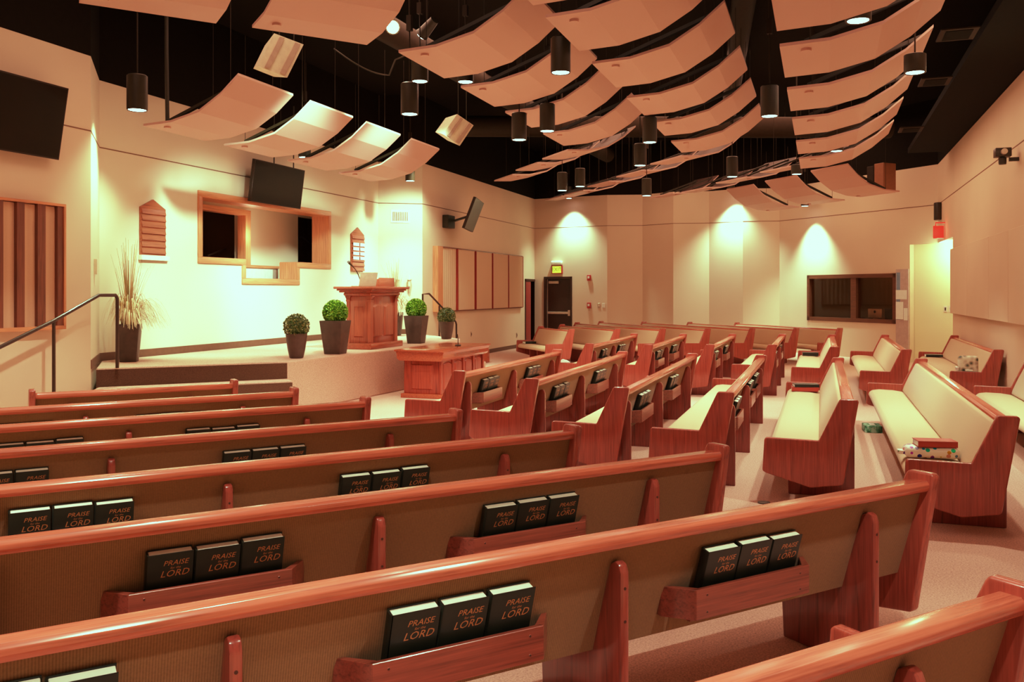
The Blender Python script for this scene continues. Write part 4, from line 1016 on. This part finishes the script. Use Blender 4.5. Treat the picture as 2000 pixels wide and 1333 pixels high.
for i, (a, b, lb) in enumerate([(cam_pt(325, 98, 11.3), cam_pt(327, 240, 11.3), 'thin dark drop pipe beside the light over the stair rail')]):
    tag(MB().tube([a + V(0, 0, 1.2), a, b], .025, 8).build('ceiling_pipe', m_blackmet), lb, 'pipe')
cb_ = [cam_pt(652 + 12 * i, 95 + 52 * math.sin(i / 13 * 2.2) ** 1.0 + 5 * i * (i > 9) * -.6, 13.5) for i in range(13)]
tag(MB().tube(cb_, .012, 6).build('ceiling_cable', m_blackmet), 'loose black cable sagging beside the hanging can lights', 'cable')
bx_ = [cam_pt(p_, q_, 21.3) for p_, q_ in ((1711, 324), (1749, 321))]
t = thing('return_grille_box', 'upright brown box unit on the wall above the panel before the booth window', 'box', (bx_[0].x, bx_[0].y, 4.06), math.atan2(dWW.y, dWW.x))
MB().box(-.05, .16, -.25, .1, 0, .60).build('slim_box', m_duct, t, .01, 1); MB().box(.22, .5, -.3, .1, -.05, .63).build('wide_box', plain('box_orange', (.30, .12, .05), .6), t, .01, 1)

# ---- loose things on the pews and floor
def small_book(label, x, y, z, rz, sx_, sy_, h, mat, group=None):
    t = thing('closed_book', label, 'book', (x, y, z), rz, group)
    MB().box(-sx_, sx_, -sy_, sy_, 0, .003).box(-sx_, sx_, -sy_, sy_, h - .003, h).box(-sx_, -sx_ + .004, -sy_, sy_, 0, h).build('cover', mat, t)
    MB().box(-sx_ + .005, sx_ - .006, -sy_ + .005, sy_ - .005, .003, h - .003).build('pages', m_pages, t)
m_redbook = plain('red_book', (.42, .05, .035), .4)
zs_ = .44
p = PEWS['B4'].location; xw = 12.33 - .36
zs_ = .443
small_book('red book lying under a black one at the far end of the wide-seated pew', xw, p.y + .48, zs_, R(4), .11, .16, .05, m_redbook)
small_book('black book lying on top of a red one on the pew seat', xw + .01, p.y + .47, zs_ + .0505, R(12), .1, .15, .035, m_cover)
t = thing('key_bunch', 'small bunch of keys on the pew seat beside the red book', 'keys', (xw + .17, p.y + .50, zs_))
MB().box(-.03, .03, -.02, .02, 0, .03).box(.02, .07, -.035, .03, 0, .018).build('keys', m_silver, t, .006, 1)
p = PEWS['B5'].location; xd, yd = at_z(1845, 893, .45)
t = thing('pouch', 'white pouch printed with coloured flowers on the pew seat', 'pouch', (xd, p.y + .495, zs_), R(6))
m_flower, nt, b_ = nmat('flower_print')
vo = N(nt, 'ShaderNodeTexVoronoi', Scale=22.); nt.links.new(coords(nt), vo.inputs['Vector'])
cr1 = N(nt, 'ShaderNodeMath', operation='LESS_THAN'); cr1.inputs[1].default_value = .36; nt.links.new(vo.outputs['Distance'], cr1.inputs[0])
hs = N(nt, 'ShaderNodeHueSaturation', Saturation=1.6, Value=.6); nt.links.new(vo.outputs['Color'], hs.inputs['Color'])
mxn = N(nt, 'ShaderNodeMixRGB'); mxn.inputs['Color1'].default_value = (.80, .76, .66, 1); nt.links.new(cr1.outputs[0], mxn.inputs['Fac']); nt.links.new(hs.outputs[0], mxn.inputs['Color2']); nt.links.new(mxn.outputs[0], b_.inputs['Base Color'])
pm = MB().box(-.09, .09, -.19, .19, 0, .085); pm.build('bag', m_flower, t, .035, 4)
MB().box(-.04, .04, .19, .235, .02, .05).build('side_tab', m_flower, t, .008, 2)
small_book('dull red book resting on the flowered pouch', t.location.x + .01, t.location.y - .03, zs_ + .086, R(10), .085, .14, .045, m_redbook)
x, y = at_z(1703, 843, 0)
t = thing('tissue_box', 'green patterned tissue box on the carpet under the pew edge', 'box', (x, y, 0), R(5))
m_green, nt, b_ = nmat('green_print'); nn = N(nt, 'ShaderNodeTexNoise', Scale=18., Detail=2.); nt.links.new(coords(nt), nn.inputs['Vector'])
nt.links.new(ramp(nt, nn.outputs['Fac'], [(.4, (.03, .12, .05)), (.5, (.10, .36, .20)), (.62, (.35, .60, .48))]), b_.inputs['Base Color'])
MB().box(-.14, .14, -.10, .10, 0, .085).build('carton', m_green, t, .006, 1); MB().box(-.08, .08, -.03, .03, .085, .0875).build('slot', m_white, t)
p = PEWS['C6'].location; L6 = 4.6
small_book('black book on the far seat end of the pew against the panelled wall', p.x + L6 - .32, p.y + .48, zs_, R(3), .1, .15, .045, m_cover)
t = thing('cushion', 'patterned cushion propped against the near end of the wall pew', 'cushion', (p.x + .125, p.y + .46, .443), R(4))
m_pat, nt, b_ = nmat('cushion_print'); vo = N(nt, 'ShaderNodeTexVoronoi', Scale=14.); nt.links.new(coords(nt), vo.inputs['Vector'])
nt.links.new(ramp(nt, vo.outputs['Distance'], [(.2, (.05, .08, .05)), (.45, (.5, .42, .3)), (.7, (.75, .7, .55))]), b_.inputs['Base Color'])
MB().box(-.05, .05, -.14, .14, 0, .3).build('pillow', m_pat, t, .045, 4)
small_book('white booklet lying on the arm of the wall pew', p.x + .025, p.y + .46, .524, R(90), .05, .03, .02, m_white)
MBk = thing('cup_lid', 'small white lidded cup at the arm front of the wall pew', 'cup', (p.x + .025, p.y + .62, .524)); MB().lathe([(.02, 0), (.028, .05), (.03, .052), (.02, .06)], 14).build('cup', m_white, MBk)
p = PEWS['F0'].location
q = p + xF * (1.84 - .25) + fF * .48
small_book('black book with white edge on the front pew of the far block', q.x, q.y, zs_, R(40), .1, .14, .05, m_cover)
p = PEWS['C4'].location
small_book('stack of dark booklets at the far seat end of the fifth far-half pew', p.x + 4.21 - .34, p.y + .48, zs_, R(3), .12, .15, .06, m_cover)
p = PEWS['C0'].location
t = thing('folded_paper', 'crumpled white paper on the pew arm beside the centre aisle', 'paper', (p.x + .05, p.y + .52, .523), R(15))
MB().prism_x([(-.10, 0), (.10, 0), (.09, .015), (.02, .05), (-.05, .03)], -.045, .045).build('sheet', m_paper, t)
x, y = at_z(1492, 983, .001)
t = thing('floor_outlet', 'small black floor outlet in the aisle carpet', 'outlet', (x, y, 0)); MB().lathe([(.05, 0), (.05, .008), (.03, .010)], 16).build('cover_plate', m_blackmet, t)
